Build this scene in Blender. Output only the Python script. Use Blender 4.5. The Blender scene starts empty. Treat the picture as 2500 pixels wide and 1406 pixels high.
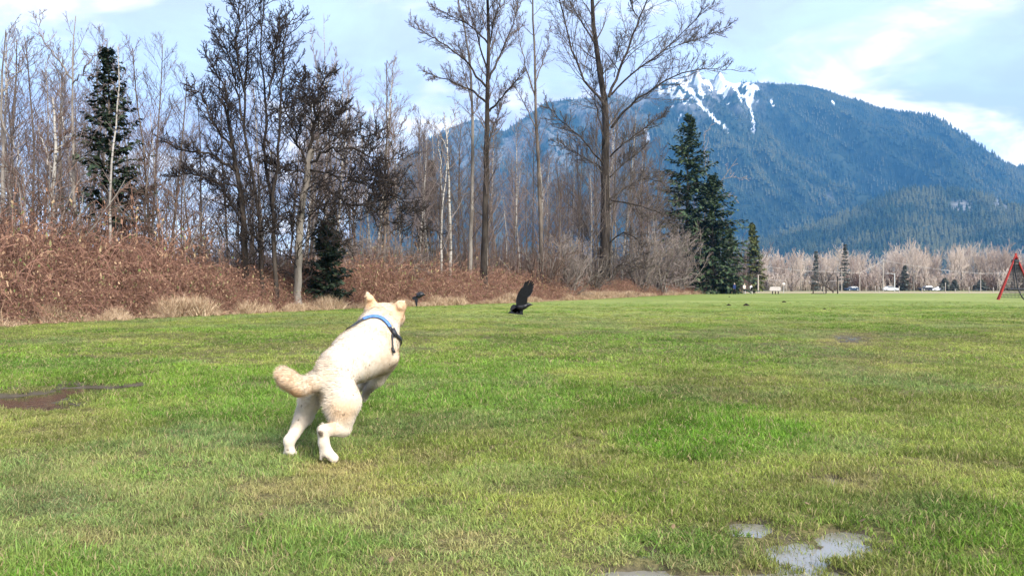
import bpy, math, random
import numpy as np
from mathutils import Vector

# ---------------------------------------------------------------- camera, world, sun, exposure
F = 1950.0            # focal length in photograph pixels (photograph 2500 px wide)
CAM_H = 0.95
HORIZON = 703.0
scene = bpy.context.scene
cam_data = bpy.data.cameras.new("camera")
cam_data.sensor_width = 36.0
cam_data.lens = 36.0 * F / 2500.0
cam_data.clip_start = 0.05
cam_data.clip_end = 20000.0
cam = bpy.data.objects.new("camera", cam_data)
scene.collection.objects.link(cam)
cam.location = (0, 0, CAM_H)
cam.rotation_euler = (math.radians(90), 0, 0)
scene.camera = cam

SUN_EL, SUN_AZ = math.radians(36), math.radians(144)   # azimuth clockwise from +Y (north)
scene.view_settings.view_transform = 'Standard'
scene.view_settings.look = 'None'
scene.view_settings.exposure = 1.42
scene.view_settings.gamma = 1.0
scene.view_settings.use_curve_mapping = False
scene.cycles.use_denoising = True
scene.cycles.max_bounces = 6
scene.cycles.diffuse_bounces = 3
scene.cycles.volume_bounces = 0
scene.cycles.transparent_max_bounces = 8
scene.cycles.sample_clamp_indirect = 8

world = bpy.data.worlds.new("World")
scene.world = world
world.use_nodes = True


def nt_new(nt, kind, **kw):
    n = nt.nodes.new(kind)
    for k, v in kw.items():
        if k.startswith('_'):
            setattr(n, k[1:], v)
    return n


class NB:
    """tiny node-tree builder"""
    def __init__(self, nt):
        self.nt = nt

    def n(self, kind, ins=None, **attrs):
        nd = self.nt.nodes.new(kind)
        for k, v in attrs.items():
            setattr(nd, k, v)
        for k, v in (ins or {}).items():
            s = nd.inputs[k]
            if isinstance(v, bpy.types.NodeSocket):
                self.nt.links.new(v, s)
            else:
                s.default_value = v
        return nd

    def noise(self, vec, scale, detail=4, rough=0.55, dist=0.0, dims='3D'):
        nd = self.n('ShaderNodeTexNoise', {'Scale': scale, 'Detail': detail, 'Roughness': rough, 'Distortion': dist}, noise_dimensions=dims)
        if vec is not None:
            self.nt.links.new(vec, nd.inputs['Vector'])
        return nd.outputs['Fac']

    def ramp(self, fac, stops, interp='LINEAR'):
        nd = self.n('ShaderNodeValToRGB', {'Fac': fac})
        cr = nd.color_ramp
        cr.interpolation = interp
        while len(cr.elements) < len(stops):
            cr.elements.new(0.5)
        for e, (p, c) in zip(cr.elements, stops):
            e.position = p
            e.color = (c, c, c, 1) if isinstance(c, (int, float)) else (*c, 1)
        return nd.outputs['Color']

    def mix(self, fac, a, b, mode='MIX'):
        nd = self.n('ShaderNodeMix', data_type='RGBA', blend_type=mode)
        for s, v in ((nd.inputs[0], fac), (nd.inputs[6], a), (nd.inputs[7], b)):
            if isinstance(v, bpy.types.NodeSocket):
                self.nt.links.new(v, s)
            elif isinstance(v, (int, float)):
                s.default_value = v if s.type == 'VALUE' else (v, v, v, 1)
            else:
                s.default_value = (*v, 1) if len(v) == 3 else v
        return nd.outputs[2]

    def math(self, op, a, b=0.0, c=None, clamp=False):
        nd = self.n('ShaderNodeMath', operation=op, use_clamp=clamp)
        for i, v in enumerate((a, b) if c is None else (a, b, c)):
            if isinstance(v, bpy.types.NodeSocket):
                self.nt.links.new(v, nd.inputs[i])
            else:
                nd.inputs[i].default_value = v
        return nd.outputs[0]

    def vmath(self, op, a, b=(0, 0, 0)):
        nd = self.n('ShaderNodeVectorMath', operation=op)
        for i, v in enumerate((a, b)):
            if isinstance(v, bpy.types.NodeSocket):
                self.nt.links.new(v, nd.inputs[i])
            else:
                nd.inputs[i].default_value = v
        return nd.outputs[0]

    def maprange(self, v, a, b, c=0.0, d=1.0, smooth=True):
        nd = self.n('ShaderNodeMapRange', {'Value': v, 'From Min': a, 'From Max': b, 'To Min': c, 'To Max': d})
        if smooth:
            nd.interpolation_type = 'SMOOTHSTEP'
        return nd.outputs[0]


# sky: Nishita daylight with broken cloud on a cloud deck above
wb = NB(world.node_tree)
world.node_tree.nodes.clear()
sky = wb.n('ShaderNodeTexSky', sky_type='NISHITA', sun_disc=False, sun_elevation=SUN_EL, sun_rotation=SUN_AZ,
           air_density=1.0, dust_density=0.6, ozone_density=1.0, altitude=200)
tc = wb.n('ShaderNodeTexCoord')
dirv = tc.outputs['Generated']
sep = wb.n('ShaderNodeSeparateXYZ', {'Vector': dirv})
zz = wb.math('ADD', wb.math('MAXIMUM', sep.outputs['Z'], 0.0), 0.16)
px_ = wb.math('DIVIDE', sep.outputs['X'], zz)
py_ = wb.math('DIVIDE', sep.outputs['Y'], zz)
deck = wb.n('ShaderNodeCombineXYZ', {'X': px_, 'Y': py_, 'Z': 9.91}).outputs[0]
big = wb.noise(deck, 0.75, 6, 0.60, 0.5)
deck2 = wb.vmath('ADD', deck, (5.3, 1.7, 2.0))
small = wb.noise(deck2, 1.9, 7, 0.62, 0.6)
cover = wb.math('ADD', wb.math('MULTIPLY', big, 0.45), wb.math('MULTIPLY', small, 0.55))
mask = wb.maprange(cover, 0.41, 0.56)
tone = wb.noise(wb.vmath('ADD', deck, (9.1, -4.2, 0.4)), 1.3, 5, 0.6, 0.3)
SKY_GAIN, CLOUD_LO, CLOUD_HI = 1.0, (3.4, 3.8, 5.1), (7.2, 6.8, 6.8)
cloud = wb.mix(wb.maprange(tone, 0.43, 0.57), CLOUD_LO, CLOUD_HI)
blue = wb.mix(1.0, sky.outputs['Color'], (1.35, 1.25, 1.15), 'MULTIPLY')
blue = wb.mix(0.85, blue, (4.1, 4.9, 6.3))      # thin high cloud veils the blue
skycol = wb.mix(mask, blue, cloud)
bg = wb.n('ShaderNodeBackground', {'Color': skycol, 'Strength': 0.1})
out = wb.n('ShaderNodeOutputWorld')
world.node_tree.links.new(bg.outputs[0], out.inputs['Surface'])

sun_data = bpy.data.lights.new("sun", 'SUN')
sun_data.energy = 3.3
sun_data.angle = math.radians(20)
sun_data.color = (1.0, 0.94, 0.84)
sun = bpy.data.objects.new("sun", sun_data)
scene.collection.objects.link(sun)
sdir = Vector((math.sin(SUN_AZ) * math.cos(SUN_EL), math.cos(SUN_AZ) * math.cos(SUN_EL), math.sin(SUN_EL)))
sun.rotation_euler = sdir.to_track_quat('Z', 'Y').to_euler()

# ---------------------------------------------------------------- helpers
COL = scene.collection


def ground_pt(px, py):
    d = CAM_H * F / (py - HORIZON)
    return ((px - 1250.0) / F * d, d)


def at(px, d):
    return (px - 1250.0) / F * d


def P3(px, py, d):
    return ((px - 1250.0) / F * d, d, CAM_H - (py - HORIZON) / F * d)


def tag(o, label=None, cat=None, group=None, kind=None):
    if label: o['label'] = label
    if cat: o['category'] = cat
    if group: o['group'] = group
    if kind: o['kind'] = kind
    return o


def make_mesh(name, verts, faces, mats=(), smooth=False, mat_idx=None):
    """verts (n,3) array; faces: list of (m,k) int arrays or one array"""
    me = bpy.data.meshes.new(name)
    verts = np.asarray(verts, dtype=np.float32)
    if isinstance(faces, np.ndarray):
        faces = [faces]
    faces = [np.asarray(f, dtype=np.int32) for f in faces if len(f)]
    me.vertices.add(len(verts))
    me.vertices.foreach_set('co', verts.ravel())
    loops = np.concatenate([f.ravel() for f in faces])
    tot = np.concatenate([np.full(len(f), f.shape[1], dtype=np.int32) for f in faces])
    start = np.concatenate([[0], np.cumsum(tot)[:-1]]).astype(np.int32)
    me.loops.add(len(loops))
    me.loops.foreach_set('vertex_index', loops)
    me.polygons.add(len(tot))
    me.polygons.foreach_set('loop_start', start)
    me.polygons.foreach_set('loop_total', tot)
    if smooth:
        me.polygons.foreach_set('use_smooth', np.ones(len(tot), dtype=bool))
    for m in mats:
        me.materials.append(m)
    if mat_idx is not None:
        me.polygons.foreach_set('material_index', np.asarray(mat_idx, dtype=np.int32))
    me.update(calc_edges=True)
    return me


def link(name, data, parent=None, loc=None, rotz=None):
    o = bpy.data.objects.new(name, data)
    COL.objects.link(o)
    if parent is not None: o.parent = parent
    if loc is not None: o.location = loc
    if rotz is not None: o.rotation_euler = (0, 0, rotz)
    return o


def vattr(me, name, vals):
    a = me.attributes.new(name, 'FLOAT', 'POINT')
    a.data.foreach_set('value', np.asarray(vals, dtype=np.float32))


def hash2(ix, iy, seed):
    h = (ix.astype(np.int64) * 374761393 + iy.astype(np.int64) * 668265263 + seed * 1442695041) & 0xffffffff
    h = ((h ^ (h >> 13)) * 1274126177) & 0xffffffff
    h = h ^ (h >> 16)
    return (h & 0xffffff) / float(0xffffff)


def vnoise(x, y, seed=0):
    ix, iy = np.floor(x), np.floor(y)
    fx, fy = x - ix, y - iy
    fx = fx * fx * (3 - 2 * fx); fy = fy * fy * (3 - 2 * fy)
    a, b = hash2(ix, iy, seed), hash2(ix + 1, iy, seed)
    c, d = hash2(ix, iy + 1, seed), hash2(ix + 1, iy + 1, seed)
    return (a * (1 - fx) + b * fx) * (1 - fy) + (c * (1 - fx) + d * fx) * fy


def fbm(x, y, seed=0, oct=5, gain=0.5):
    s, a, t = 0, 1.0, 0
    for k in range(oct):
        s = s + a * vnoise(x * 2 ** k + 17.3 * k, y * 2 ** k - 9.1 * k, seed + k)
        t += a
        a *= gain
    return s / t


def ridged(x, y, seed=0, oct=5):
    s, a, t = 0, 1.0, 0
    for k in range(oct):
        s = s + a * (1 - np.abs(2 * vnoise(x * 2 ** k + 7.7 * k, y * 2 ** k + 3.1 * k, seed + k) - 1))
        t += a
        a *= 0.5
    return s / t


def sstep(a, b, x):
    t = np.clip((x - a) / (b - a), 0, 1)
    return t * t * (3 - 2 * t)


def material(name, rough=0.9, spec=0.2):
    m = bpy.data.materials.new(name)
    m.use_nodes = True
    nb = NB(m.node_tree)
    bs = m.node_tree.nodes['Principled BSDF']
    bs.inputs['Roughness'].default_value = rough
    bs.inputs['Specular IOR Level'].default_value = spec
    return m, nb, bs


def simple_mat(name, c1, c2, scale=8.0, rough=0.85, spec=0.2, bump=0.0, stretch=None, detail=4):
    m, nb, bs = material(name, rough, spec)
    co = nb.n('ShaderNodeTexCoord').outputs['Object']
    if stretch:
        co = nb.vmath('MULTIPLY', co, stretch)
    f = nb.noise(co, scale, detail, 0.6)
    c = nb.mix(nb.maprange(f, 0.3, 0.7), c1, c2)
    m.node_tree.links.new(c, bs.inputs['Base Color'])
    if bump:
        b = nb.n('ShaderNodeBump', {'Height': f, 'Strength': bump, 'Distance': 0.02})
        m.node_tree.links.new(b.outputs[0], bs.inputs['Normal'])
    return m


_protos = 0


def scatter(name, meshes, pos, rot, scl, idx, extra=None):
    """ONE object that instances the meshes on points (geometry nodes)."""
    global _protos
    _protos += 1
    pc = bpy.data.collections.new("prototypes_%02d" % _protos)   # not linked to the scene
    for i, me in enumerate(meshes):
        pc.objects.link(bpy.data.objects.new("%03d_%s" % (i, name), me))
    pm = bpy.data.meshes.new(name)
    n = len(pos)
    pm.vertices.add(n)
    pm.vertices.foreach_set('co', np.asarray(pos, dtype=np.float32).ravel())
    for nm, typ, key, val in (('rot', 'FLOAT_VECTOR', 'vector', rot), ('scl', 'FLOAT_VECTOR', 'vector', scl), ('idx', 'INT', 'value', idx)):
        a = pm.attributes.new(nm, typ, 'POINT')
        a.data.foreach_set(key, np.asarray(val, dtype=np.int32 if typ == 'INT' else np.float32).ravel())
    for nm, val in (extra or {}).items():
        vattr(pm, nm, val)
    o = link(name, pm)
    ng = bpy.data.node_groups.new("scatter_" + name, 'GeometryNodeTree')
    ng.interface.new_socket('Geometry', in_out='INPUT', socket_type='NodeSocketGeometry')
    ng.interface.new_socket('Geometry', in_out='OUTPUT', socket_type='NodeSocketGeometry')
    g = NB(ng)
    gi = g.n('NodeGroupInput'); go = g.n('NodeGroupOutput')
    def attr(nm, dt):
        nd = g.n('GeometryNodeInputNamedAttribute', data_type=dt)
        nd.inputs['Name'].default_value = nm
        return nd.outputs['Attribute']
    ci = g.n('GeometryNodeCollectionInfo', transform_space='ORIGINAL')
    ci.inputs['Collection'].default_value = pc
    ci.inputs['Separate Children'].default_value = True
    ci.inputs['Reset Children'].default_value = True
    iop = g.n('GeometryNodeInstanceOnPoints')
    ng.links.new(gi.outputs[0], iop.inputs['Points'])
    ng.links.new(ci.outputs[0], iop.inputs['Instance'])
    iop.inputs['Pick Instance'].default_value = True
    ng.links.new(attr('idx', 'INT'), iop.inputs['Instance Index'])
    e2r = g.n('FunctionNodeEulerToRotation')
    ng.links.new(attr('rot', 'FLOAT_VECTOR'), e2r.inputs[0])
    ng.links.new(e2r.outputs[0], iop.inputs['Rotation'])
    ng.links.new(attr('scl', 'FLOAT_VECTOR'), iop.inputs['Scale'])
    ng.links.new(iop.outputs[0], go.inputs[0])
    md = o.modifiers.new('scatter', 'NODES')
    md.node_group = ng
    tag(o, kind='stuff')
    return o

# ---------------------------------------------------------------- terrain: mountain and hills
def interp_px(pts, X, D):
    """silhouette height at distance D from (px,py) control points"""
    p = np.array(pts, float)
    return np.interp(X / D * F + 1250.0, p[:, 0], (HORIZON - p[:, 1]) / F * D + CAM_H)


CREST = [(-900, 690), (0, 690), (600, 682), (800, 650), (880, 560), (935, 440), (980, 388), (1040, 342), (1100, 310), (1165, 292), (1230, 322), (1290, 282), (1330, 252),
         (1380, 246), (1440, 240), (1500, 226), (1540, 240), (1568, 226), (1600, 212), (1640, 196), (1680, 184), (1700, 182),
         (1712, 192), (1725, 197), (1744, 193), (1750, 182), (1756, 172), (1763, 184), (1770, 196), (1790, 205), (1850, 202), (1900, 207), (1960, 208), (2000, 215), (2050, 232),
         (2100, 250), (2150, 267), (2200, 285), (2240, 300), (2290, 325), (2330, 348), (2370, 376), (2410, 395), (2450, 409), (2480, 408),
         (2540, 402), (2700, 430), (3000, 500), (3600, 600), (4600, 660)]
HILL = [(1500, 700), (1700, 640), (1800, 612), (1900, 582), (1960, 562), (2040, 535), (2110, 505), (2170, 478), (2230, 464), (2290, 460), (2350, 468),
        (2420, 492), (2480, 516), (2600, 550), (2800, 610), (3200, 680)]
YC, YB = 4500.0, 3000.0
HC, HF = 2700.0, 1950.0


def terrain_z(X, Y):
    Hm = interp_px(CREST, X, YC)
    t = (YC - Y) / (YC - YB)
    # spurs and gullies run down and to the right across the face
    u = X - 0.55 * (YC - Y)
    wob = 160 * (fbm(X / 420, Y / 420, 5, 3) - 0.5)
    rg = ridged((u + wob) / 560.0, (Y + 0.3 * X) / 1900.0, 11, 5)
    rg2 = ridged((u - wob) / 150.0, Y / 420.0, 31, 3)
    g = np.clip(1 - t, 0, 1)
    front = Hm * g ** 1.12
    env = np.clip(t, 0, 1) ** 0.7 * np.clip(1 - t, 0, 1) ** 0.5
    front = front + env * ((rg - 0.62) * 1350 * np.clip(Hm / 900, 0.3, 1.2) + (rg2 - 0.6) * 330)
    crag = sstep(1450, 1600, X / YC * F + 1250) * (1 - sstep(1830, 1900, X / YC * F + 1250))
    front = front + crag * sstep(0.35, 0, t) * (ridged(X / 70, Y / 90, 71, 4) - 0.75) * 110 * (t > 0.012)
    back = Hm * np.clip(1 - (Y - YC) / 720.0, 0, 1)
    z1 = np.where(Y <= YC, front, back)
    H2 = interp_px(HILL, X, HC)
    t2 = (HC - Y) / (HC - HF)
    z2 = np.where(Y <= HC, H2 * np.clip(1 - t2, 0, 1) ** 0.8, H2 * np.clip(1 - (Y - HC) / 900.0, 0, 1))
    e2 = np.clip(t2, 0, 1) ** 0.6 * np.clip(1 - t2, 0, 1) ** 0.5
    z2 = z2 + e2 * ((ridged((X - 0.3 * Y) / 330, Y / 800, 51, 4) - 0.62) * 170) * (Y <= HC)
    k = 30.0
    m = np.maximum(z1, z2)
    z = m + k * np.log(np.exp((z1 - m) / k) + np.exp((z2 - m) / k)) - k * math.log(2) * np.exp(-np.abs(z1 - z2) / k)
    z = z + (fbm(X / 120, Y / 120, 91, 4) - 0.5) * 16 * sstep(5, 90, z)
    return np.where(m < 0.5, -3.0 + 3 * m, z)


gx = np.arange(-4000, 5600, 17.0)
gy = np.concatenate([np.arange(1900, 4400, 17.0), np.arange(4400, 4560, 7.0), np.arange(4560, 5300, 40.0)])
GX, GY = np.meshgrid(gx, gy)
GZ = terrain_z(GX, GY)
nx, ny = len(gx), len(gy)
idxs = np.arange(nx * ny).reshape(ny, nx)
quads = np.stack([idxs[:-1, :-1], idxs[:-1, 1:], idxs[1:, 1:], idxs[1:, :-1]], -1).reshape(-1, 4)


def px_of(X, Y): return X / Y * F + 1250
def py_of(Y, Z): return HORIZON - (Z - CAM_H) / Y * F


# snow cover: patches among the crags, couloirs running down the face
CHUTES = [([(1690, 232), (1715, 262), (1745, 292), (1790, 332)], 7), ([(1830, 210), (1826, 245), (1838, 285), (1843, 325)], 6),
          ([(1800, 215), (1806, 240), (1820, 262)], 5), ([(1735, 250), (1740, 285), (1755, 305)], 3), ([(1600, 235), (1605, 262), (1612, 280)], 3),
          ([(1968, 250), (1970, 270), (1978, 282)], 3), ([(1572, 310), (1585, 345), (1592, 360)], 4), ([(2030, 246), (2042, 262), (2056, 270)], 4),
          ([(1950, 236), (1955, 252)], 3), ([(1880, 248), (1890, 262)], 4), ([(1660, 215), (1668, 250), (1700, 262)], 4), ([(1640, 235), (1650, 275), (1672, 300)], 3), ([(1770, 235), (1778, 262)], 4), ([(1705, 225), (1722, 250)], 4), ([(1560, 270), (1566, 300)], 3), ([(2190, 300), (2215, 312)], 3), ([(2010, 285), (2030, 300)], 3)]


def snow_of(X, Y, Z):
    px, py = px_of(X, Y), py_of(Y, Z)
    n = fbm(X / 26, Z / 34, 201, 4)
    n2 = fbm(X / 220, Z / 120, 207, 3)
    zone = sstep(1560, 1620, px) * (1 - sstep(1840, 1880, px)) * sstep(300, 205, py + 60 * (n2 - .5))
    s = sstep(0.60, 0.47, n + 0.35 * (1 - zone) + 0.01) * zone
    wb_ = 9 * (n - 0.5)
    for pts, w in CHUTES:
        p = np.array(pts, float)
        best = np.full(X.shape, 1e9)
        for a, b in zip(p[:-1], p[1:]):
            d = b - a
            tt = np.clip(((px - a[0]) * d[0] + (py - a[1]) * d[1]) / (d @ d), 0, 1)
            best = np.minimum(best, np.hypot(px + wb_ - a[0] - tt * d[0], py - a[1] - tt * d[1]))
        s = np.maximum(s, sstep(w * 0.72, w * 0.28, best + 2.0 * (n2 - .45)))
    return s


def rock_of(X, Y, Z):
    px, py = px_of(X, Y), py_of(Y, Z)
    n = fbm(X / 130, Z / 90, 301, 4)
    upper = sstep(340, 230, py + 120 * (n - .5)) * (1 - sstep(1820, 1900, px))
    left = sstep(1640, 1500, px + 200 * (n - .5)) * sstep(500, 380, py) * 0.8
    slide = .7 * sstep(30, 8, np.hypot((px - 2010 + .35 * (py - 500)) * 1.3, (py - 500)) + 95 * (fbm(X / 60, Z / 60, 303, 4) - .42))
    slide2 = sstep(18, 6, np.hypot((px - 2345) * .6, (py - 503)) + 30 * (n - .5)) + sstep(16, 5, np.hypot((px - 2440) * .6, (py - 503)) + 30 * (n - .5))
    return np.clip(np.maximum(np.maximum(upper, left) * sstep(0.47, 0.56, n + 0.06), slide + slide2), 0, 1)


SN = snow_of(GX, GY, GZ); RK = rock_of(GX, GY, GZ)
m_mtn, nb, bs = material('mountain_soil', 0.95, 0.05)
geo = nb.n('ShaderNodeNewGeometry').outputs['Position']
f1 = nb.noise(geo, 0.02, 6, 0.65)
forest = nb.mix(nb.maprange(f1, 0.35, 0.65), (0.018, 0.032, 0.024), (0.040, 0.055, 0.038))
rockc = nb.mix(nb.maprange(nb.noise(geo, 0.06, 6, 0.7), 0.35, 0.65), (0.07, 0.075, 0.08), (0.20, 0.20, 0.20))
ra = nb.n('ShaderNodeAttribute', attribute_name='rock').outputs['Fac']
sa = nb.n('ShaderNodeAttribute', attribute_name='snow').outputs['Fac']
c = nb.mix(ra, forest, rockc)
c = nb.mix(nb.math('MULTIPLY', nb.maprange(nb.math('ADD', sa, nb.math('MULTIPLY', nb.math('SUBTRACT', nb.noise(geo, .09, 4, .7), .5), .9)), 0.3, 0.75), .9), c, (0.68, 0.72, 0.78))
m_mtn.node_tree.links.new(c, bs.inputs['Base Color'])
me = make_mesh('mountain', np.stack([GX, GY, GZ], -1).reshape(-1, 3), quads, [m_mtn], smooth=True)
vattr(me, 'snow', SN.ravel()); vattr(me, 'rock', RK.ravel())
mountain = tag(link('mountain', me), kind='structure')

# conifer forest covering it
rng = np.random.default_rng(4)


def far_conifer(rng, sides=6):
    v, f = [], []
    for (z0, z1, r) in ((0.05, 0.55, 0.20), (0.35, 0.8, 0.15), (0.62, 1.0, 0.085)):
        b = len(v)
        for k in range(sides):
            a = 2 * math.pi * (k + rng.random() * .5) / sides
            rr = r * rng.uniform(.65, 1.2)
            v.append((rr * math.cos(a), rr * math.sin(a), z0 + rng.uniform(-.04, .04)))
        v.append((0, 0, z1))
        f += [(b + k, b + (k + 1) % sides, b + sides) for k in range(sides)]
    return np.array(v), np.array(f)


def needle_mat(name, c1, c2, c3):
    m, nb, bs = material(name, 0.9, 0.1)
    g = nb.n('ShaderNodeNewGeometry').outputs['Position']
    oi = nb.n('ShaderNodeObjectInfo').outputs['Random']
    c = nb.mix(oi, c1, c2)
    c = nb.mix(nb.maprange(nb.noise(g, 0.005, 5, 0.62), 0.42, 0.6), c, c3)
    m.node_tree.links.new(c, bs.inputs['Base Color'])
    return m


m_far = needle_mat('far_needles', (0.014, 0.028, 0.022), (0.036, 0.056, 0.034), (0.085, 0.092, 0.050))
fm = [make_mesh('far_conifer', *far_conifer(rng), [m_far]) for _ in range(4)]
sx, sy = np.meshgrid(np.arange(-1400, 3500, 12.5), np.arange(1960, 4520, 12.5))
sx = (sx + rng.uniform(-8, 8, sx.shape)).ravel(); sy = (sy + rng.uniform(-8, 8, sy.shape)).ravel()
sz = terrain_z(sx, sy)
ppx, ppy = px_of(sx, sy), py_of(sy, sz)
keep = (ppx > -150) & (ppx < 2650) & (sz > 20)
keep &= (rng.random(sx.shape) > snow_of(sx, sy, sz) * 1.6) & (rng.random(sx.shape) > rock_of(sx, sy, sz) * 0.9)
sx, sy, sz = sx[keep], sy[keep], sz[keep]
n = len(sx)
hh = rng.uniform(13, 29, n) * (1 - 0.35 * sstep(700, 1150, sz))
scatter('mountain_forest', fm, np.stack([sx, sy, sz - 1], -1), np.stack([np.zeros(n), np.zeros(n), rng.uniform(0, 6.28, n)], -1),
        np.stack([hh * 1.15, hh * 1.15, hh], -1), rng.integers(0, 4, n))
print('forest', n)

# ---------------------------------------------------------------- haze
hz = bpy.data.materials.new('haze_air')
hz.use_nodes = True
hz.node_tree.nodes.clear()
pv = hz.node_tree.nodes.new('ShaderNodeVolumePrincipled')
pv.inputs['Color'].default_value = (0.12, 0.45, 1.0, 1)
pv.inputs['Density'].default_value = 0.95e-4
pv.inputs['Anisotropy'].default_value = 0.0
ho = hz.node_tree.nodes.new('ShaderNodeOutputMaterial')
hz.node_tree.links.new(pv.outputs[0], ho.inputs['Volume'])
hx0, hx1, hy0, hy1, hz0, hz1 = -9400, 9400, -4400, 5400, -9, 1330
hv = np.array([(x, y, z) for z in (hz0, hz1) for (x, y) in ((hx0, hy0), (hx1, hy0), (hx1, hy1), (hx0, hy1))], float)
hf = np.array([(3, 2, 1, 0), (4, 5, 6, 7), (0, 1, 5, 4), (1, 2, 6, 5), (2, 3, 7, 6), (3, 0, 4, 7)])
haze = tag(link('haze', make_mesh('haze', hv, hf, [hz])), kind='stuff')
# ---------------------------------------------------------------- ground
HEDGE = np.array([(-700, 835), (-300, 812), (0, 795), (150, 787), (300, 779), (450, 772), (600, 765), (800, 755), (1000, 748), (1200, 741), (1400, 732),
                  (1600, 722), (1750, 716), (1812, 713)], float)
HD = CAM_H * F / (HEDGE[:, 1] - HORIZON)
HX = (HEDGE[:, 0] - 1250) / F * HD
HTOP = [(-700, 2.6), (0, 2.7), (300, 3.0), (450, 2.9), (600, 2.5), (750, 2.0), (900, 2.3), (1000, 2.7), (1100, 3.0), (1250, 2.3), (1400, 2.2), (1600, 1.8), (1812, 1.1)]
_s = np.concatenate([[0], np.cumsum(np.hypot(np.diff(HX), np.diff(HD)))])
HLEN = _s[-1]


def hedge_xy(s):
    return np.interp(s, _s, HX), np.interp(s, _s, HD)


def hedge_h(x, y):
    p = np.array(HTOP, float)
    return np.interp(px_of(x, y), p[:, 0], p[:, 1])


def hedge_side(x, y):
    """distance behind (left of, positive) the hedge's front edge"""
    x, y = np.broadcast_arrays(np.asarray(x, float), np.asarray(y, float))
    best = np.full(x.shape, 1e9); sgn = np.ones(x.shape)
    for i in range(len(HX) - 1):
        dx, dy = HX[i + 1] - HX[i], HD[i + 1] - HD[i]
        L2 = dx * dx + dy * dy
        t = np.clip(((x - HX[i]) * dx + (y - HD[i]) * dy) / L2, 0 if i else -50, 1)
        d = np.hypot(x - HX[i] - t * dx, y - HD[i] - t * dy)
        cr = -(dy * (x - HX[i]) - dx * (y - HD[i]))
        m = d < best
        best = np.where(m, d, best); sgn = np.where(m, np.sign(cr), sgn)
    return best * sgn


def blobs(x, y, lst, wob=0.5, seed=400, sc=None):
    px, py = px_of(x, np.maximum(y, 1.0)), HORIZON + CAM_H * F / np.maximum(y, 1.0)
    n = (fbm(x * 2.2, y * 2.2, seed, 4) - 0.5) * 2
    v = np.zeros(np.shape(x))
    for bx, by, rx, ry, a in lst:
        r = np.sqrt(((px - bx) / rx) ** 2 + ((py - by) / ry) ** 2) + wob * n
        v = np.maximum(v, a * sstep(1.15, 0.55, r))
    return v


LUSH = [(1720, 1050, 260, 75, 1.0), (1620, 880, 420, 45, .55), (1500, 960, 300, 60, .4), (1700, 1330, 190, 45, .8), (1800, 1310, 90, 40, .7), (760, 1330, 260, 60, .45), (1050, 1240, 160, 40, .5),
        (330, 1155, 120, 25, .4), (1570, 1230, 160, 20, .35), (1300, 1020, 160, 40, .4), (2350, 900, 160, 40, .35), (140, 850, 300, 15, .5), (620, 1300, 90, 30, .5), (1000, 900, 120, 30, .4)]
DRY = [(690, 1195, 130, 35, .9), (830, 1140, 120, 28, .95), (1000, 1120, 150, 40, .5), (1130, 1320, 110, 30, .8), (950, 1355, 60, 18, .9), (240, 1310, 110, 30, .75), (440, 990, 140, 22, .6),
       (1420, 1110, 120, 40, .45), (1400, 1090, 60, 14, .7), (2030, 1190, 150, 50, .85), (2010, 1240, 180, 40, .7), (2240, 1035, 80, 20, .7), (1500, 1270, 40, 14, .8), (2380, 1350, 150, 30, .7), (2080, 828, 90, 22, .8),
       (1100, 1390, 130, 20, .6), (130, 1040, 140, 22, .5), (2330, 1300, 90, 22, .6), (560, 1380, 100, 20, .5), (2300, 1150, 200, 40, .35), (60, 1190, 120, 20, .35), (2150, 880, 240, 20, .4), (1500, 862, 420, 16, .45), (1250, 815, 300, 10, .35), (2300, 1400, 120, 24, .6), (1180, 1060, 120, 20, .4), (640, 1240, 90, 20, .6), (880, 1180, 90, 22, .7)]
COOL = [(90, 1230, 200, 70, .9), (500, 1060, 220, 50, .8), (1640, 1340, 220, 50, .8), (560, 1130, 180, 40, .5), (1180, 960, 130, 40, .6), (2230, 1260, 200, 50, .6), (950, 1250, 260, 50, .5), (2050, 1090, 200, 30, .4), (1250, 1180, 240, 40, .4)]
PUD = [(40, 974, 270, 28, 1.0), (230, 950, 140, 20, 1.0), (2075, 828, 60, 12, .55), (2035, 1160, 66, 22, .7), (1530, 1392, 120, 24, 1.0), (2060, 1312, 75, 34, .95), (1935, 1350, 80, 55, .85),
       (1830, 1275, 75, 24, .95), (1640, 1268, 60, 20, .8), (1880, 1400, 190, 30, 1.0), (1580, 1335, 60, 18, .75), (2150, 1335, 60, 16, .75)]


def turf(x, y):
    lush = blobs(x, y, LUSH, .55, 410)
    dry = blobs(x, y, DRY, .6, 420)
    cool = blobs(x, y, COOL, .6, 430)
    a, b, c_ = fbm(x * .45, y * .45, 440, 5), fbm(x * .55, y * .55, 450, 5), fbm(x * 1.7, y * 1.7, 460, 4)
    lush = np.clip(np.maximum(lush, sstep(.52, .64, a) * .75), 0, 1)
    dry = np.clip(np.maximum(dry, sstep(.52, .68, b) * .30 + sstep(.56, .70, c_) * .30), 0, 1)
    dry = dry * (1 - .6 * lush) * .68
    cool = np.clip(np.maximum(cool, sstep(.52, .68, fbm(x * .5, y * .5, 470, 4)) * .6), 0, 1)
    return lush, dry, cool


def grass_tone(x, y):
    a = fbm(x * 1.1, y * .9, 700, 5); b = fbm(x * 5, y * 5, 710, 4)
    return np.clip(.5 + 2.1 * (a - .5) + 1.5 * (b - .5), 0, 1)


def wet(x, y):
    w = blobs(x, y, PUD, .75, 480)
    return np.clip(w - 1.5 * np.abs(fbm(x * 13, y * 13, 485, 4) - .5) * (w > 0) * np.where(np.asarray(y) < 5, 1.35, .2), 0, 1)


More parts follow.
